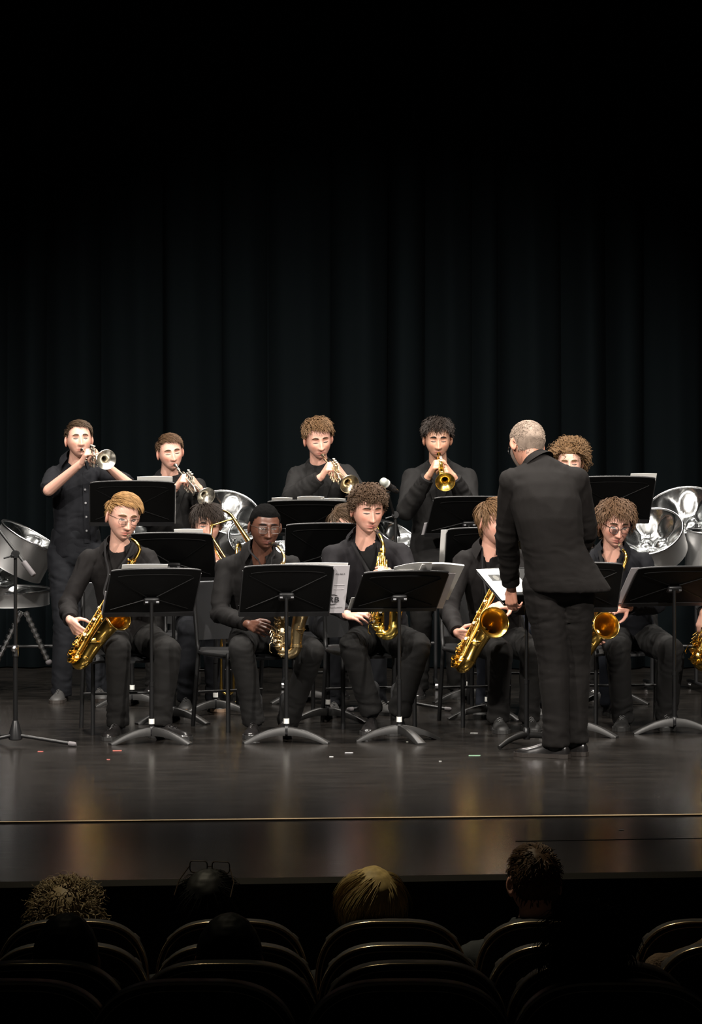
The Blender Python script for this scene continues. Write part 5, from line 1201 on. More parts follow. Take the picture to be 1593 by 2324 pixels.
mb = MB(); v, f = project_patch(t4['bvh'], [tuple(P(*q, 3.0)) for q in ((1012, 1056), (1020, 1054), (1022, 1076), (1014, 1078))], 1, (0, 1, 0), 0.03, 1, 0.003); mb.add(v, f); mb.build('shirt_cuff', M_PAPER, t4['root'])
for pr, cx, cy, y in ((t2, 384, 1092, 3.5), (t3, 726, 1066, 3.3), (t4, 997, 1066, 3.3)):
    for s in (-1, 1):
        px_patch(pr, 'lapel', C_JACKET, [(cx+s*14, cy-4), (cx+s*30, cy+2), (cx+s*33, cy+22), (cx+s*26, cy+30), (cx+s*4, cy+96), (cx+s*2, cy+80)], y, 0.006, 0.006, 3)
    px_patch(pr, 'shirt_front', C_TEE, [(cx-14, cy-8), (cx+14, cy-8), (cx+2, cy+84), (cx-2, cy+84)], y, 0.004, 0.003, 3)

t5 = play_trumpet(dict(label='musician with big curly light brown hair standing behind the conductor', head=P(1292, 1048, 3.55), hair=hstyle(HFR, top=0.10, side=0.17, curl=0.010, turns=3.0, n=950, w=0.0032, vol=0.032, lift=0.5, jit=0.4, sweep=(0.5, -0.2, 0), cap=0.016, line='long', hang=True, seg=9, grav=0.8, crown=(-0.1, -0.75, 0.66)), skin='fair', yaw=-4, pitch=10, roll=0, hs=1.04, eyes='down', brow=HLB,
    shirt=C_SHIRT2, trousers=C_TR, shoe_m=S_LEATHER, sole_m=S_SOLE, vox=0.014), dict(neck=P(1292, 1110, 3.65), sa=P(1240, 1132, 3.68), sb=P(1344, 1132, 3.68), ea=P(1228, 1190, 3.48), eb=P(1356, 1190, 3.48), hip=P(1292, 1290, 3.68), hlat=V(1, 0, 0), **stand_legs(1292, 3.98)), 1290, 1150, M_BRASS_GREEN, 'trumpet of the curly-haired musician behind the conductor', hs=1.00)

P = PX
# ================================================================== middle row: trombones
def seated(px, y, head_py, lean=0.06, turn=0.0, sw=0.175, kspread=0.13):
    x = FL(px, y)[0]; hz = PX(px, head_py, y)[2]; k = math.radians(turn); f = V(math.sin(k), -math.cos(k), 0); l = V(math.cos(k), math.sin(k), 0); o = V(x, y, 0)
    nk = o+f*lean+V(0, 0, hz-0.185); hp_ = o-f*0.10+V(0, 0, 0.55)
    J = dict(neck=nk, sa=nk-l*sw-V(0, 0, 0.06), sb=nk+l*sw-V(0, 0, 0.06), hip=hp_, hlat=l)
    for s, g in (('a', -1), ('b', 1)):
        J['e'+s] = J['s'+s]+l*g*0.05+f*0.10-V(0, 0, 0.22); J['w'+s] = J['e'+s]+f*0.20-l*g*0.08+V(0, 0, 0.08)
        J['k'+s] = o+f*0.36+l*g*kspread+V(0, 0, 0.50); J['a'+s] = o+f*0.36+l*g*kspread*1.05+V(0, 0, 0.085); J['t'+s] = J['a'+s]+f*0.25+l*g*0.06
    return J, o+f*lean*1.6+V(0, 0, hz-0.0), f, l
J, hd, f_, l_ = seated(466, 3.0, 1196, turn=8)
J['wb'] = P(492, 1282, 2.82); J['eb'] = P(515, 1330, 2.95); J['wa'] = P(476, 1300, 2.78)
J['ka'] = P(428, 1432, 2.68); J['aa'] = P(424, 1578, 2.78); J['ta'] = P(416, 1610, 2.45); J['kb'] = P(486, 1440, 2.66); J['ab'] = P(490, 1578, 2.78); J['tb'] = P(500, 1610, 2.5)
b1 = person('dark-haired young man with a fringe peering over a music stand, holding a trombone', P(470, 1189, 2.98), J,
    hstyle(HDK, top=0.085, side=0.05, sweep=(0.6, -0.7, 0), line='fringe', n=1500, vol=0.022, w=0.0021, lift=0.4, jit=0.35, grav=0.5, crown=(0.05, 0.1, 0.99)), 'fair', yaw=8, pitch=10, hs=1.04, eyes='open', brow=HK, vox=0.013,
    shirt=C_SHIRT2, trousers=C_JEANS, shoe_m=S_SUEDE, sole_m=S_SOLE_T, hands=dict(a=dict(tip=P(486, 1290, 2.72), palm=V(0.7, 0.6, 0), thumb=V(0, 0, 1), curl=(45, 60, 40)), b=dict(tip=P(488, 1258, 2.74), palm=V(-0.8, 0.4, -0.2), thumb=V(0, 0.2, 1), curl=(45, 60, 40))))
mo = b1['toW']((0, -0.116, -0.072))
tr1 = trombone('gold trombone pointing down, held by the player with dark fringe', mo, nrm(V(0.36, -0.80, -0.48)), V(0.95, 0.1, 0.2), V(0, -1, 0), M_BRASS, ext=-0.12, bell_r=0.09)
J, hd, f_, l_ = seated(772, 2.85, 1190, turn=15)
b2 = person('brown-haired trombone player whose forehead just shows over a middle music stand', hd, J,
    hstyle(HB, top=0.10, side=0.06, sweep=(0.9, -0.7, 0), crown=(-0.5, 0.2, 0.8), line='fringe', n=900, vol=0.016), 'fair', yaw=24, pitch=14, hs=1.04, eyes='down', brow=HB, shirt=C_SHIRT2, trousers=C_JEANS, shoe_m=S_GREY, sole_m=S_SOLE, vox=0.014,
    hands=dict(a=dict(tip=J['wa']+V(0.02, -0.08, 0.02), palm=V(0.8, 0.4, 0), thumb=V(0, 0, 1), curl=(45, 60, 40)), b=dict(tip=J['wb']+V(-0.02, -0.08, 0.02), palm=V(-0.8, 0.4, 0), thumb=V(0, 0, 1), curl=(45, 60, 40))))
mo = b2['toW']((0, -0.116, -0.072)); trombone('gold trombone of the player hidden behind the middle stand', mo, nrm(V(0.1, -0.75, -0.65)), V(0.9, 0, 0.3), V(0, -1, 0), M_BRASS, ext=0.0, bell_r=0.09)
for px, lab, lab2, py, hcol in ((1146, 'trombone player in blue jeans hidden behind the sax player with straight brown hair', 'trombone of the player hidden behind the straight-haired sax player', 1196, HB), (1322, 'trombone player in blue jeans hidden behind the conductor', 'trombone hidden behind the conductor', 1196, HDK)):
    J, hd, f_, l_ = seated(px, 2.75, py, turn=0)
    bb = person(lab, hd, J, hstyle(hcol, n=250), 'fair', yaw=0, pitch=12, hs=1.0, eyes='down', brow=HB, shirt=C_SHIRT2, trousers=C_JEANS2, shoe_m=S_GREY if px < 1200 else S_LEATHER, sole_m=S_SOLE, vox=0.018,
        hands=dict(a=dict(tip=J['wa']+V(0.02, -0.08, 0.02), palm=V(0.8, 0.4, 0), thumb=V(0, 0, 1), curl=(45, 60, 40)), b=dict(tip=J['wb']+V(-0.02, -0.08, 0.02), palm=V(-0.8, 0.4, 0), thumb=V(0, 0, 1), curl=(45, 60, 40))))
    mo = bb['toW']((0, -0.116, -0.072)); trombone(lab2, mo, nrm(V(0.0, -0.72, -0.69)), V(0.9, 0, 0.3), V(0, -1, 0), M_BRASS, ext=0.0, bell_r=0.085)

# ================================================================== conductor
cd = person('grey-haired conductor in a black suit seen from behind, bending to the right-hand music stand', P(1196, 1008, 0.10),
    dict(neck=P(1226, 1062, 0.03), sa=P(1163, 1094, 0.00), sb=P(1306, 1092, 0.00), ea=P(1150, 1222, 0.10), wa=P(1160, 1334, 0.26), eb=P(1330, 1205, 0.10), wb=P(1292, 1300, 0.32), mid=P(1246, 1190, -0.05),
         hip=P(1268, 1318, -0.02), hlat=V(1, 0.12, 0), ka=P(1256, 1500, 0.0), kb=P(1304, 1500, 0.10), aa=P(1262, 1678, 0.0), ab=P(1304, 1668, 0.12), ta=P(1262, 1678, 0)+V(-0.2, 0.10, 0), tb=P(1304, 1668, 0.12)+V(-0.2, 0.12, 0)),
    hstyle(HG, top=0.016, side=0.007, n=1800, w=0.0015, lift=0.4, vol=0.005, cap=0.003, line='back', jit=0.4, sweep=(-0.3, -0.4, 0.4)), 'red', yaw=-158, pitch=20, roll=-6, hs=1.06, eyes='open', brow=HG,
    shirt=C_JACKET_C, trousers=C_TRC, shoe_m=S_LEATHER, sole_m=S_SOLE_B, jacket=True, facing=1, bulk=1.06, leg_bulk=1.12, collar=True, hem_drop=-0.07, flare=0.045, hem_shift=0.05, collar_s=0.85, laces=False, shoe_len=0.30, beard=HGB,
    glasses=(M_EBON, 0.046, 0.034, 0.010, 0.0016, False), vox=0.0095,
    hands=dict(a=dict(tip=P(1162, 1380, 0.28), palm=V(0.6, 0.7, 0.1), thumb=V(-0.2, 0.9, 0), curl=(35, 45, 30)), b=dict(tip=P(1285, 1330, 0.40), palm=V(-0.6, 0.3, -0.5), thumb=V(0, 0.8, 0.4))))
# ================================================================== music stands and what lies on them
GS = 'black music stands of the band'
st_h = music_stand('black music stand in front of the blond sax player at far left', 344, 0.74, 1367, 16, 42, 0.50, 0.335, 0.37, legs=(205, 335, 80))
st_i = music_stand('black music stand with a white sheet hanging past its side, second from left in front', 650, 0.76, 1356, 9, 37, 0.495, 0.335, 0.44, legs=(195, 345, 90))
st_j = music_stand('black music stand heaped with loose white pages before the curly-haired sax player', 906, 0.86, 1360, 15, 50, 0.485, 0.335, 0.40, legs=(188, 300, 25))
st_k = music_stand('black music stand mostly hidden behind the conductor', 1308, 1.12, 1346, 5, 38, 0.50, 0.335, 0.46, legs=(200, 335, 90))
st_l = music_stand('black music stand cut by the right picture edge in front of man in black glasses', 1530, 1.28, 1340, 15, 50, 0.52, 0.335, 0.50, legs=(190, 350, 90), tape=False)
st_m = music_stand('low flat music stand the conductor leans over, on curved tube legs', 1195, 0.55, 1342, 208, 60, 0.47, 0.335, 0.48, legs=(225, 10, 110), kind='tube')
st_a = music_stand('tall black music stand between the two trumpeters on the left', 300, 3.02, 1160, 5, 40, 0.53, 0.345, 0.40, legs=(200, 340, 90))
st_b = music_stand('black music stand in front of the trombonist with dark fringe', 394, 1.92, 1287, -5, 36, 0.49, 0.335, 0.36, legs=(210, 330, 90), tape=False)
st_c = music_stand('tall black music stand with loose pages in front of the wavy-haired trumpeter', 696, 3.25, 1199, 4, 52, 0.52, 0.345, 0.30, legs=(200, 340, 90))
st_d = music_stand('black music stand hiding the middle trombonist, behind the curly-haired sax player', 744, 1.96, 1267, 2, 34, 0.50, 0.335, 0.36, legs=(200, 340, 90))
st_e = music_stand('tall black music stand in front of the gold trumpet player', 1064, 3.30, 1192, 12, 46, 0.53, 0.345, 0.36, legs=(200, 340, 90))
st_f = music_stand('black music stand with white page at its left side, behind half-hidden sax player', 1106, 2.15, 1276, 3, 34, 0.50, 0.335, 0.36, legs=(190, 320, 70))
st_g = music_stand('tall black music stand right of the conductor in front of steel pans', 1388, 3.20, 1146, 7, 36, 0.53, 0.345, 0.46, legs=(200, 340, 90))
st_n = music_stand('black music stand under the chairs with gold tubing beside it', 489, 2.45, 1332, 0, 50, 0.26, 0.20, 0.5, legs=(215, 345, 100))
# sheets
def S(label, st, *a, **k): return sheet(label, st, *a, **k)
S('white pages lying on the stand of the blond sax player', st_h, -0.19, 0.06, -0.10, 0.252, c=0.012, bend=0.004)
S('single white page tucked at left side of the blond player stand', st_h, -0.258, -0.03, -0.118, 0.06, c=0.006, m=M_PAPER_LILAC)
sh_i = S('pale printed sheet with large black monogram hanging past the front stand', st_i, 0.02, 0.335, -0.142, 0.195, c=0.010, m=M_PAPER_LILAC, bend=0.002)
S('white pages along the top of second front stand', st_i, -0.02, 0.325, 0.05, 0.206, c=0.018, bend=0.004)
S('loose white page curling up on the heaped stand', st_j, -0.05, 0.16, -0.05, 0.258, c=0.016, turn=10, bend=0.012)
S('thick stack of white pages at right end of the heaped stand', st_j, 0.07, 0.315, -0.06, 0.245, c=0.020, turn=-4, bend=0.010, m_th=0.010)
S('grey-white page hanging past the right edge of heaped stand', st_j, 0.04, 0.285, -0.130, 0.185, c=0.009, m=M_PAPER_LILAC, bend=0.003)
S('small white corner of page at left of heaped stand', st_j, -0.262, -0.10, -0.125, -0.02, c=0.007)
S('white page at top of the heaped stand, lying left', st_j, -0.16, 0.05, -0.05, 0.214, c=0.012)
S('grey page edge sticking out left of the stand at right picture edge', st_l, -0.30, -0.05, -0.155, 0.17, c=0.008, m=M_PAPER_LILAC, bend=0.002)
sm = S('white programme page with a small grey portrait on the conductor stand', st_m, 0.01, 0.235, -0.135, 0.175, c=0.012, bend=0.001)
S('white pages showing over the tall left trumpet stand', st_a, 0.03, 0.25, -0.06, 0.252, c=0.012, bend=0.006)
S('white sheet edge along right side of the tall left trumpet stand', st_a, 0.06, 0.272, -0.13, 0.19, c=0.008, bend=0.002)
S('white page over the stand of the fringe-haired trombonist', st_b, 0.02, 0.19, -0.05, 0.252, c=0.012, bend=0.004)
S('white page at left of loose pages on the tall middle stand', st_c, -0.23, -0.10, -0.05, 0.272, c=0.012, bend=0.006)
S('second white page on the tall middle stand', st_c, -0.07, 0.10, -0.05, 0.280, c=0.013, bend=0.008)
S('third white page right on the tall middle stand', st_c, 0.08, 0.235, -0.05, 0.262, c=0.012, bend=0.006)
S('white page hanging past left side of the stand behind half-hidden sax player', st_f, -0.285, -0.08, -0.11, 0.215, c=0.008, bend=0.002)
S('white page corner at top right of tall stand by steel pans', st_g, 0.10, 0.268, -0.10, 0.222, c=0.010, bend=0.004)
S('pale page corner at lower left of gold trumpet player stand', st_e, -0.285, -0.10, -0.120, -0.01, c=0.007, m=M_PAPER_LILAC)
# print on the hanging sheet (seen from its back) and on the programme
def print_on(st, sheet_o, texts, c, back=False, m=M_INK, name='printing'):
    mb = MB(); L, U, N = st['L'], st['U'], st['N']
    if back: M3 = np.column_stack([L, U, -N])
    else: M3 = np.column_stack([-L, U, N])
    if abs(np.linalg.det(M3)-1) > 0.1: M3[:, 0] *= -1
    for body, size, a, b in texts: text_mesh(body, size, M3, st['D'](a, b, c), mb)
    return mb.build(name, m, sheet_o, smooth=False, fix=False)
print_on(st_i, sh_i, [('Alto Sax 2', 0.012, 0.262, 0.135)], 0.0085, True)
print_on(st_i, sh_i, [('RB', 0.052, 0.238, -0.060)], 0.0085, True)
print_on(st_i, sh_i, [('JAZZ SCHOOL', 0.011, 0.250, -0.100)], 0.0085, True, M_INK_GREY)
mb = MB(); D = st_i['D']
mb.tube(catmull([D(0.22, -0.018, 0.009), D(0.26, -0.008, 0.009), D(0.285, -0.014, 0.009)], 5), 0.0012, 5)
mb.tube(catmull([D(0.235, -0.072, 0.009), D(0.262, -0.078, 0.009), D(0.285, -0.070, 0.009)], 5), 0.0012, 5); mb.build('printing', M_INK, sh_i)
for k in range(2):
    mb = MB(); b = 0.06-0.03*k; mb.tube([D(0.262, b, 0.0092), D(0.318, b, 0.0092)], 0.0006, 4); mb.build('printed_line', mat('ink_faint', (0.60, 0.57, 0.60), 0.7), sh_i)
D = st_m['D']
def rect(mb, a0, a1, b0, b1, c, D=D): mb.add([D(a0, b0, c), D(a1, b0, c), D(a1, b1, c), D(a0, b1, c)], [(0, 1, 2, 3)])
mb = MB(); rect(mb, 0.125, 0.195, 0.055, 0.115, 0.0155); mb.build('portrait_print', mat('portrait_ground', (0.022, 0.022, 0.019), 0.6), sm, smooth=False)
mb = MB(); a = np.linspace(0, 2*PI, 20, endpoint=False); mb.add([D(0.160+0.017*math.cos(t), 0.082+0.024*math.sin(t), 0.0158) for t in a], [tuple(range(20))]); mb.build('portrait_face', mat('portrait_grey', (0.15, 0.145, 0.13), 0.6), sm, smooth=False)
mb = MB(); rect(mb, 0.03, 0.115, -0.08, 0.02, 0.0155); mb.build('text_block', mat('cream_block', (0.66, 0.63, 0.56), 0.6), sm, smooth=False)
for k in range(3):
    mb = MB(); rect(mb, 0.135, 0.185, 0.030-0.012*k, 0.033-0.012*k, 0.0155); mb.build('printed_line', M_INK_GREY, sm, smooth=False)

# ================================================================== chairs
GC = 'black stacking chairs of the front row'
def CH(label, px, y, face, g=GC): x = FL(px, y)[0]; return chair(label, x, y, face, g)
CH('black chair under the blond sax player at far left', 284, 1.42, 14)
CH('black chair with pale-edged backrest under the dark-skinned sax player', 557, 1.62, 30)
CH('black chair under the curly-haired sax player in charcoal', 838, 1.78, 16)
CH('black chair under the sax player half hidden by conductor', 1105, 1.88, 16)
CH('black chair under the sax player in black glasses', 1422, 1.98, 4)
CH('black chair under the player at the right picture edge', 1690, 2.06, 0)
GC2 = 'black stacking chairs of the middle row'
CH('black chair under the fringe-haired trombonist', 456, 3.16, 8, GC2)
CH('black chair under the middle trombonist', 768, 3.02, 15, GC2)
CH('black chair under the trombonist behind the straight-haired sax player', 1146, 2.92, 0, GC2)
CH('black chair under the trombonist behind the conductor', 1322, 2.92, 0, GC2)

# ================================================================== trombone on its floor stand
tb = trombone('gold trombone standing upright behind the pale-edged chair', PX(502, 1290, 2.62), V(0, 0, -1), V(0.2, 0.9, 0), V(0, -1, 0), M_BRASS, ext=-0.02, bell_r=0.09)

# ================================================================== microphones
def boom_stand(label, px, y, clutch_py, boom_a, boom_b, legs, grip=True, mic=None, px_top=None):
    o = FL(px, y); top = PX(px, clutch_py, y); root = thing('microphone_stand', label, 'mic stand', o)
    if px_top: top = PX(px_top, clutch_py, y)
    mb = MB(); mb.tube([o+V(0, 0, 0.10), lerp(o, top, 0.5)], 0.0125, 12); mb.build('lower_tube', M_POLE, root)
    mb = MB(); mb.tube([lerp(o, top, 0.48), top], 0.0095, 12); mb.build('upper_tube', M_POLE, root)
    c = lerp(o, top, 0.5); mb = MB(); mb.tube([c-V(0, 0, 0.03), c+V(0, 0, 0.03)], 0.017, 12); mb.ellipsoid(c+V(-0.005, -0.025, 0.012), (0.017, 0.017, 0.017)); mb.build('height_knob', M_STEEL, root)
    mb = MB(); mb.tube([o+V(0, 0, 0.03), o+V(0, 0, 0.035), o+V(0, 0, 0.07), o+V(0, 0, 0.12), o+V(0, 0, 0.135)], [0.03, 0.038, 0.034, 0.020, 0.015], 16); mb.build('hub', M_BLACKMETAL, root)
    for a in legs:
        a = math.radians(a); d = V(math.cos(a), math.sin(a), 0); e = o+d*0.33+V(0, 0, 0.014)
        mb = MB(); mb.tube([o+d*0.02+V(0, 0, 0.055), e], 0.0095, 10); lg = mb.build('leg', M_POLE, root)
        mb = MB(); mb.tube([e-d*0.03+V(0, 0, 0.003), e, e+d*0.012], [0.013, 0.0135, 0.009], 10); mb.build('rubber_foot', M_RUBBER, lg)
    A, B = np.asarray(boom_a), np.asarray(boom_b); d = nrm(B-A)
    mb = MB(); mb.tube([A, B], 0.0080, 10); mb.build('boom', M_POLE, root)
    if grip: mb = MB(); mb.tube([B-d*0.10, B-d*0.098, B-d*0.004, B], [0.010, 0.0155, 0.0155, 0.011], 12); mb.build('counterweight', M_RUBBER, root)
    mb = MB(); mb.disc(top+V(0, 0, 0.01), V(0, 1, 0), 0.022, 0.04, 14); mb.tube([top, top+V(-0.02, -0.03, 0.0)], 0.008, 8); mb.tube([top+V(-0.02, -0.03, 0), top+V(-0.06, -0.03, -0.012)], 0.005, 6); mb.build('clutch', M_BLACKMETAL, root)
    return root
boom_stand('black boom microphone stand on a tripod at the far left front of stage', 35, 0.62, 1262, PX(-26, 1172, 0.72), PX(77, 1306, 0.56), (-12, 215, 120))
boom_stand('thin black microphone stand behind the curly-haired sax player', 905, 2.75, 1172, PX(880, 1118, 2.62), PX(906, 1216, 2.86), (-20, 200, 95), grip=False, px_top=897)
root = thing('microphone', 'grey-headed handheld microphone on a stand behind the curly-haired sax player', 'microphone', PX(880, 1104, 2.6))
A, B = PX(871, 1094, 2.56), PX(897, 1113, 2.63); d = nrm(B-A)
mb = MB(); mb.ellipsoid(A, (0.027, 0.027, 0.027)); mb.tube([A, A+d*0.02], 0.0265, 16); mb.build('grille', mat('mic_grille', (0.42, 0.44, 0.40), 0.5, 0.4, bump=0.4, bscale=500), root)
mb = MB(); mb.tube([A+d*0.018, A+d*0.028], 0.0275, 16); mb.build('grille_ring', mat('mic_ring', (0.7, 0.7, 0.68), 0.4, 0.3), root)
mb = MB(); mb.tube([A+d*0.028, A+d*0.06, A+d*0.13, A+d*0.135], [0.023, 0.018, 0.014, 0.010], 14); mb.build('handle', M_BLACKMETAL, root)
mb = MB(); mb.tube([A+d*0.07, A+d*0.10], 0.020, 12); mb.tube([A+d*0.085, PX(880, 1120, 2.62)], 0.008, 8); mb.build('clip', M_BLACKMETAL, root)

# ================================================================== steel pans
def PAN(label, px, py, y, axis, R, skirt, depth, **k): return steel_pan(label, PX(px, py, y), V(*axis), R, skirt, depth, **k)
PAN('chrome steel pan with brushed side, tilted, at far left', 68, 1216, 3.95, (0.47, -0.10, 0.86), 0.205, 0.245, 0.10)
PAN('flat dark-rimmed steel pan low at the left picture edge', 28, 1338, 4.35, (0.0, -0.06, 1), 0.25, 0.10, 0.09, spin=20)
PAN('small chrome steel pan at left picture edge above the dark-rimmed one', -8, 1292, 4.05, (0.55, -0.55, 0.6), 0.15, 0.10, 0.08)
PAN('chrome steel pan between the second trumpeter and the dark-skinned sax player', 520, 1163, 4.35, (0.22, -0.62, 0.72), 0.215, 0.16, 0.13, spin=15)
PAN('chrome steel pan just behind the dark-skinned player', 552, 1222, 4.2, (0.55, -0.75, 0.3), 0.115, 0.12, 0.07)
PAN('chrome steel pan peeping out right of the dark-skinned player', 640, 1246, 4.2, (0.0, -0.35, 0.9), 0.13, 0.12, 0.07)
PAN('chrome steel pan under the tall left trumpet stand', 322, 1212, 4.3, (0.05, -0.55, 0.8), 0.16, 0.14, 0.10)
PAN('chrome steel pan behind shoulder of the curly-haired player', 902, 1214, 4.2, (0.45, -0.35, 0.8), 0.16, 0.16, 0.09)
PAN('large chrome steel pan high at the right picture edge', 1548, 1158, 4.35, (-0.22, -0.58, 0.78), 0.25, 0.20, 0.16, spin=40)
PAN('chrome steel pan beside the man in black glasses', 1472, 1206, 3.85, (-0.26, -0.60, 0.75), 0.225, 0.18, 0.14, spin=10)
PAN('bright silver steel pan low at the right picture edge', 1612, 1206, 4.0, (0.05, -0.10, 1), 0.155, 0.26, 0.07)
GP = 'black steel pan racks'
pan_stand('black pan rack on casters at far left', FL(62, 4.15)[0], 4.15, 1.02, 0.20, 8)
pan_stand('black pan rack behind the dark-skinned player', FL(545, 4.55)[0], 4.55, 1.10, 0.30, 0)
pan_stand('black pan rack behind the wavy-haired trumpeter', FL(905, 4.5)[0], 4.5, 1.00, 0.25, 0)
pan_stand('black pan rack near the right picture edge', FL(1530, 4.2)[0], 4.2, 1.12, 0.15, 5)
pan_stand('black pan rack behind the tall left trumpet stand', FL(322, 4.55)[0], 4.55, 0.96, 0.2, 0)
# chromed folding legs under the left pans
for lab, pts in (('chromed sloping leg left of the pan rack', ((48, 1388), (2, 1482))), ('chromed sloping leg right of the pan rack', ((58, 1388), (99, 1478)))):
    a, b = PX(*pts[0], 3.9), PX(*pts[1], 3.9); e = b+(b-a)*0.28; e[2] = max(e[2], 0.02)
    root = thing('chrome_leg', lab, 'stand leg', V(e[0], e[1], 0.0)); mb = MB(); mb.tube([a, e], 0.016, 12); mb.build('tube', M_CHROME, root)
    mb = MB()
    for t in np.linspace(0.05, 0.9, 9): q = lerp(a, e, t); dd = nrm(e-a); mb.tube([q-dd*0.009, q+dd*0.009], 0.021, 12)
    mb.build('collar_rings', M_STEEL, root)
    mb = MB(); mb.ellipsoid(e+V(0, 0, 0.002), (0.022, 0.022, 0.02)); mb.build('foot', M_RUBBER, root)

# ================================================================== scraps on the floor
for name, lab, px, py, w, h, c in (('tape_scrap', 'small red scrap of tape near the far left stand', 92, 1706, 0.03, 0.02, (0.45, 0.10, 0.08)), ('tape_scrap', 'red strip of tape in front of the blond player stand', 266, 1704, 0.05, 0.02, (0.50, 0.12, 0.09)),
        ('tape_scrap', 'tiny red scrap in front of the blond player shoes', 246, 1724, 0.018, 0.02, (0.45, 0.12, 0.10)), ('tape_strip', 'green strip of tape left of the conductor shoes', 1077, 1715, 0.065, 0.02, (0.18, 0.34, 0.22)),
        ('tape_strip', 'white strip of tape left of the tube-legged stand', 1076, 1664, 0.045, 0.02, (0.45, 0.45, 0.44)), ('paper_scrap', 'white scrap before the heaped stand', 792, 1709, 0.045, 0.015, (0.42, 0.42, 0.44)),
        ('paper_scrap', 'small white scrap right of centre front', 752, 1718, 0.022, 0.015, (0.5, 0.5, 0.5)), ('paper_scrap', 'pale strip before the second front stand', 575, 1685, 0.07, 0.012, (0.35, 0.35, 0.36)), ('paper_scrap', 'small white fleck right of front centre', 999, 1728, 0.014, 0.012, (0.5, 0.5, 0.48)),
        ('paper_scrap', 'small white fleck beside the heaped stand foot', 924, 1684, 0.012, 0.012, (0.5, 0.5, 0.45)), ('tape_strip', 'yellow strip of tape on floor under the middle row', 545, 1592, 0.06, 0.05, (0.45, 0.33, 0.12)), ('paper_scrap', 'pale fleck near the front lip at right', 1410, 1884, 0.022, 0.01, (0.3, 0.3, 0.3))):
    dist = CAM_H*FPX/(py-HORIZON); x = (px-796.5)*dist/FPX; y = dist-CAM_DIST; rng = random.Random(px)
    mb = MB(); ol = np.array([(-w/2, -h/2, 0), (w*0.42, -h*0.55, 0), (w/2, h*0.4, 0), (-w*0.46, h/2, 0)]) @ rotz(rng.uniform(-12, 12)).T
    mb.loft([ol+V(0, 0, 0.0006), ol*V(0.97, 0.97, 1)+V(0, 0, 0.0022)]); o = mb.build(name, mat('scrap_%d' % px, c, 0.6), None, smooth=False, local=True); o.location = (x, y, 0)
    tag(o, lab, 'tape' if 'tape' in name else 'scrap')

# ================================================================== audience: seats and people
M_SEAT = mat('seat_plastic', (0.007, 0.006, 0.006), 0.5); M_TRIM = mat('seat_trim', (0.50, 0.38, 0.24), 0.24, 0.9); M_CUSH = mat('seat_cushion', (0.012, 0.006, 0.005), 0.85)
def build_seat():
    root = thing('theatre_seat', 'seat', 'theatre seat'); a = 0.252
    th = np.linspace(0, PI, 33)
    arch = lambda k, ins: np.array([((a-ins)*math.copysign(abs(math.cos(t))**0.62, math.cos(t)), (0.66+(0.22-ins)*abs(math.sin(t))**0.85)) for t in th])
    def ring(ins, y, curve=0.035): q = arch(0, ins); return np.array([(x, y+curve*(x/a)**2, z) for x, z in q]+[(-(a-ins), y+curve, 0.36), ((a-ins), y+curve, 0.36)])
    mb = MB(); mb.loft([ring(0.02, -0.052), ring(0.004, -0.048), ring(0, -0.03), ring(0, 0.02), ring(0.01, 0.035)]); mb.build('backrest', M_SEAT, root, local=True)
    for nm, ins, y, r in (('top_trim', 0.002, -0.050, 0.0055), ('inner_trim', 0.016, -0.056, 0.0026)):
        q = ring(ins, y)[:-2]; mb = MB(); mb.tube(q, r, 8); mb.build(nm, M_TRIM, root, local=True)
    mb = MB(); mb.rbox((0, 0.07, 0.62), (0.44, 0.07, 0.40), 0.03); mb.build('back_cushion', M_CUSH, root, local=True)
    mb = MB(); mb.rbox((0, 0.28, 0.42), (0.46, 0.42, 0.10), 0.05); mb.build('seat_cushion', M_CUSH, root, local=True)
    for s in (-1, 1): mb = MB(); mb.rbox((s*0.245, 0.16, 0.28), (0.035, 0.30, 0.56), 0.012); mb.build('side_frame', M_SEAT, root, local=True)
    return root
seat0 = None
names = ['front-row', 'second-row', 'third-row', 'fourth-row']
SEATS = {0: [(165, 'behind the frizzy-haired listener'), (527, 'behind the listener with glasses on head'), (889, 'behind the blonde listener'), (1250, 'behind the man with short hair'), (1612, 'at the right picture edge')],
         1: [(152, 'at far left'), (532, 'left of centre'), (912, 'at centre'), (1292, 'right of centre'), (1672, 'at right picture edge')],
         2: [(81, 'at far left'), (512, 'left of centre'), (938, 'at centre'), (1362, 'right of centre')], 3: [(20, 'at far left'), (440, 'left of centre'), (925, 'at centre'), (1400, 'right of centre')]}
for r in range(4):
    y, fz = ROWS[r]; 
    for px, where in SEATS[r]:
        x = FL(px, y)[0]
        if seat0 is None: o = seat0 = build_seat()
        else: o = copy_tree(seat0)
        o.location = (x, y, fz+(0.0)); o.rotation_euler = (0, 0, -0.04*(x)); tag(o, 'dark %s theatre seat with brass-edged round back %s' % (names[r], where), 'theatre seat', 'rows of theatre seats')

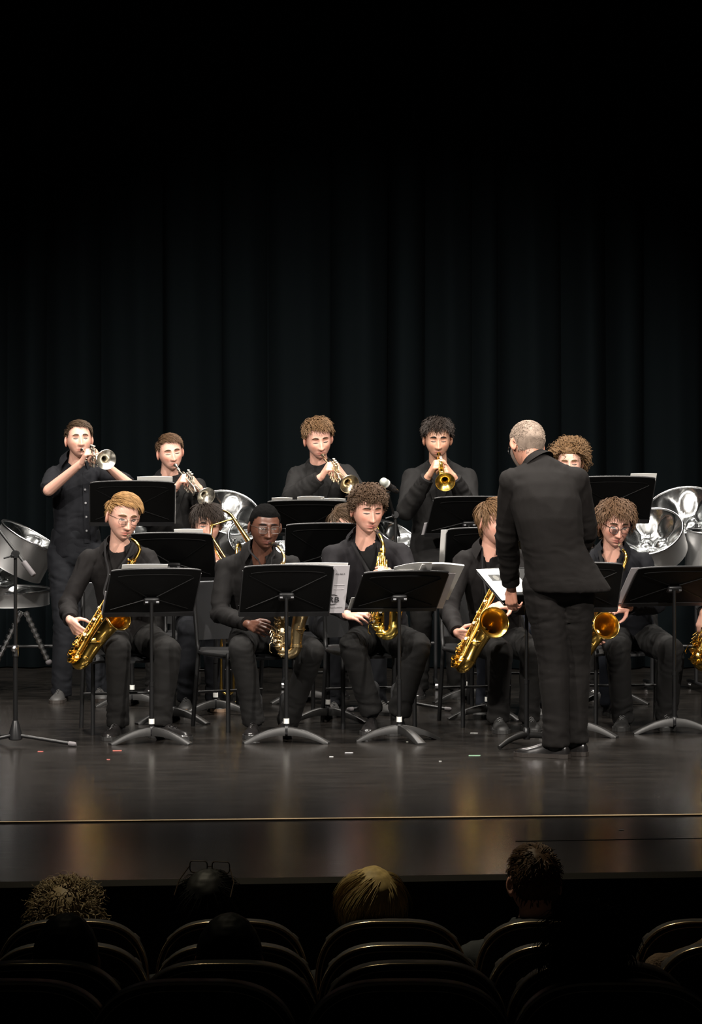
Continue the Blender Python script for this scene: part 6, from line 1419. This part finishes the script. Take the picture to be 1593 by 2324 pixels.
def listener(label, px, py, row, hair, skin, shirt, hs=1.0, yaw=180, pitch=0, roll=0, sw=0.18, bulk=1.0, extra=None, hp=None, vox=0.020, dy=0.16, collar=True, jacket=False):
    y0, fz = ROWS[row]; y = y0+dy; H = PX(px, py, y); x = H[0]; nk = V(x, y-0.02, H[2]-0.19*hs)
    hip = V(x, y+0.02, fz+0.52); J = dict(neck=nk, sa=nk+V(-sw, 0, -0.07), sb=nk+V(sw, 0, -0.07), hip=hip, hlat=V(1, 0, 0))
    for s, g in (('a', -1), ('b', 1)):
        J['e'+s] = J['s'+s]+V(g*0.04, 0.08, -0.26); J['w'+s] = J['e'+s]+V(-g*0.08, 0.22, -0.02)
        J['k'+s] = V(x+g*0.11, y+0.46, fz+0.52); J['a'+s] = V(x+g*0.11, y+0.42, fz+0.09); J['t'+s] = J['a'+s]+V(0, 0.25, 0)
    hd = dict((s, dict(tip=J['w'+s]+V(0, 0.1, -0.02), palm=V(0, 0, -1), thumb=V(1 if s == 'a' else -1, 0, 0))) for s in 'ab')
    return person(label, H, J, hair, skin, yaw=yaw, pitch=pitch, roll=roll, hs=hs, eyes='open', brow=HB, shirt=shirt, trousers=C_TR, shoe_m=S_SUEDE, sole_m=S_SOLE, facing=1, floor=fz, vox=vox, bulk=bulk, hands=hd, hp=hp, collar=collar, jacket=jacket, laces=False)
HBLN = hair_mat('hair_blonde_listener', (0.40, 0.29, 0.12)); HFZ = hair_mat('hair_frizzy_listener', (0.24, 0.18, 0.10)); HBK = hair_mat('hair_black_listener', (0.004, 0.004, 0.004)); HRD = hair_mat('hair_brown_listener', (0.06, 0.032, 0.016))
C_DRESS = cloth('dark_top', (0.010, 0.010, 0.011)); C_GREY = cloth('grey_suit', (0.075, 0.085, 0.095)); C_FUR = mat('brown_fleece', (0.085, 0.050, 0.026), 0.95, var=0.7, vscale=28, bump=0.8, bscale=90)
listener('listener with frizzy fair shoulder-length hair at lower left', 155, 2096, 0, hstyle(HFZ, top=0.12, side=0.17, curl=0.008, turns=3, n=500, w=0.0024, vol=0.035, lift=0.4, jit=0.5, cap=0.018, line='long', hang=True, grav=1.2, seg=8), 'fair', C_DRESS, 1.05)
l2 = listener('dark-haired listener with glasses pushed up on the head', 474, 2062, 0, hstyle(HBK, top=0.14, side=0.16, n=900, w=0.0022, vol=0.012, lift=0.03, jit=0.06, line='long', hang=True, grav=1.0, cap=0.012), 'red', C_DRESS, 1.08, yaw=168)
mb = MB(); tw = l2['toW']
for s in (-1, 1):
    lp = rounded_loop(s*0.036, 0.128, 0.056, 0.036, 0.010); lp[:, 1] = -0.01; mb.tube(tw(lp), 0.0022, 6, closed=True)
    mb.tube(tw([(s*0.064, -0.01, 0.132), (s*0.088, 0.03, 0.09), (s*0.09, 0.08, 0.05)]), 0.002, 6)
mb.tube(tw([(-0.009, -0.01, 0.13), (0.009, -0.01, 0.13)]), 0.002, 6); mb.build('glasses', mat('tortoise_frame', (0.035, 0.022, 0.012), 0.3), l2['root'])
listener('blonde listener with straight hair in the front row', 846, 2056, 0, hstyle(HBLN, top=0.15, side=0.15, n=1300, w=0.0020, vol=0.020, line='long', hang=True, grav=1.0, cap=0.014, jit=0.06, lift=0.04, crown=(0, 0.0, 1.0), seg=9), 'fair', C_DRESS, 1.05)
listener('man with short dark hair and grey suit in the front row', 1212, 2000, 0, hstyle(HRD, top=0.035, side=0.014, n=900, w=0.0020, cap=0.006, line='back'), 'fair', C_GREY, 1.04, yaw=190, sw=0.20, bulk=1.05, jacket=True)
listener('listener in brown fleece at the lower right picture edge', 1672, 2010, 1, hstyle(HRD, n=300), 'fair', C_FUR, 1.05, sw=0.22, bulk=1.15)
listener('unlit listener in front of the frizzy-haired one', 150, 2178, 2, hstyle(HBK, n=0, cap=0.012, line='long'), 'red', C_DRESS, 1.0, sw=0.155)
listener('unlit listener below the one with glasses on head', 520, 2180, 2, hstyle(HBK, n=0, cap=0.012, line='long'), 'red', C_DRESS, 1.02, sw=0.155)
listener('unlit listener with long dark hair right of centre, nearest row', 1336, 2178, 3, hstyle(HBK, n=500, top=0.15, side=0.20, line='long', hang=True, grav=1.2, cap=0.012, w=0.0025, vol=0.01), 'red', C_DRESS, 1.0)
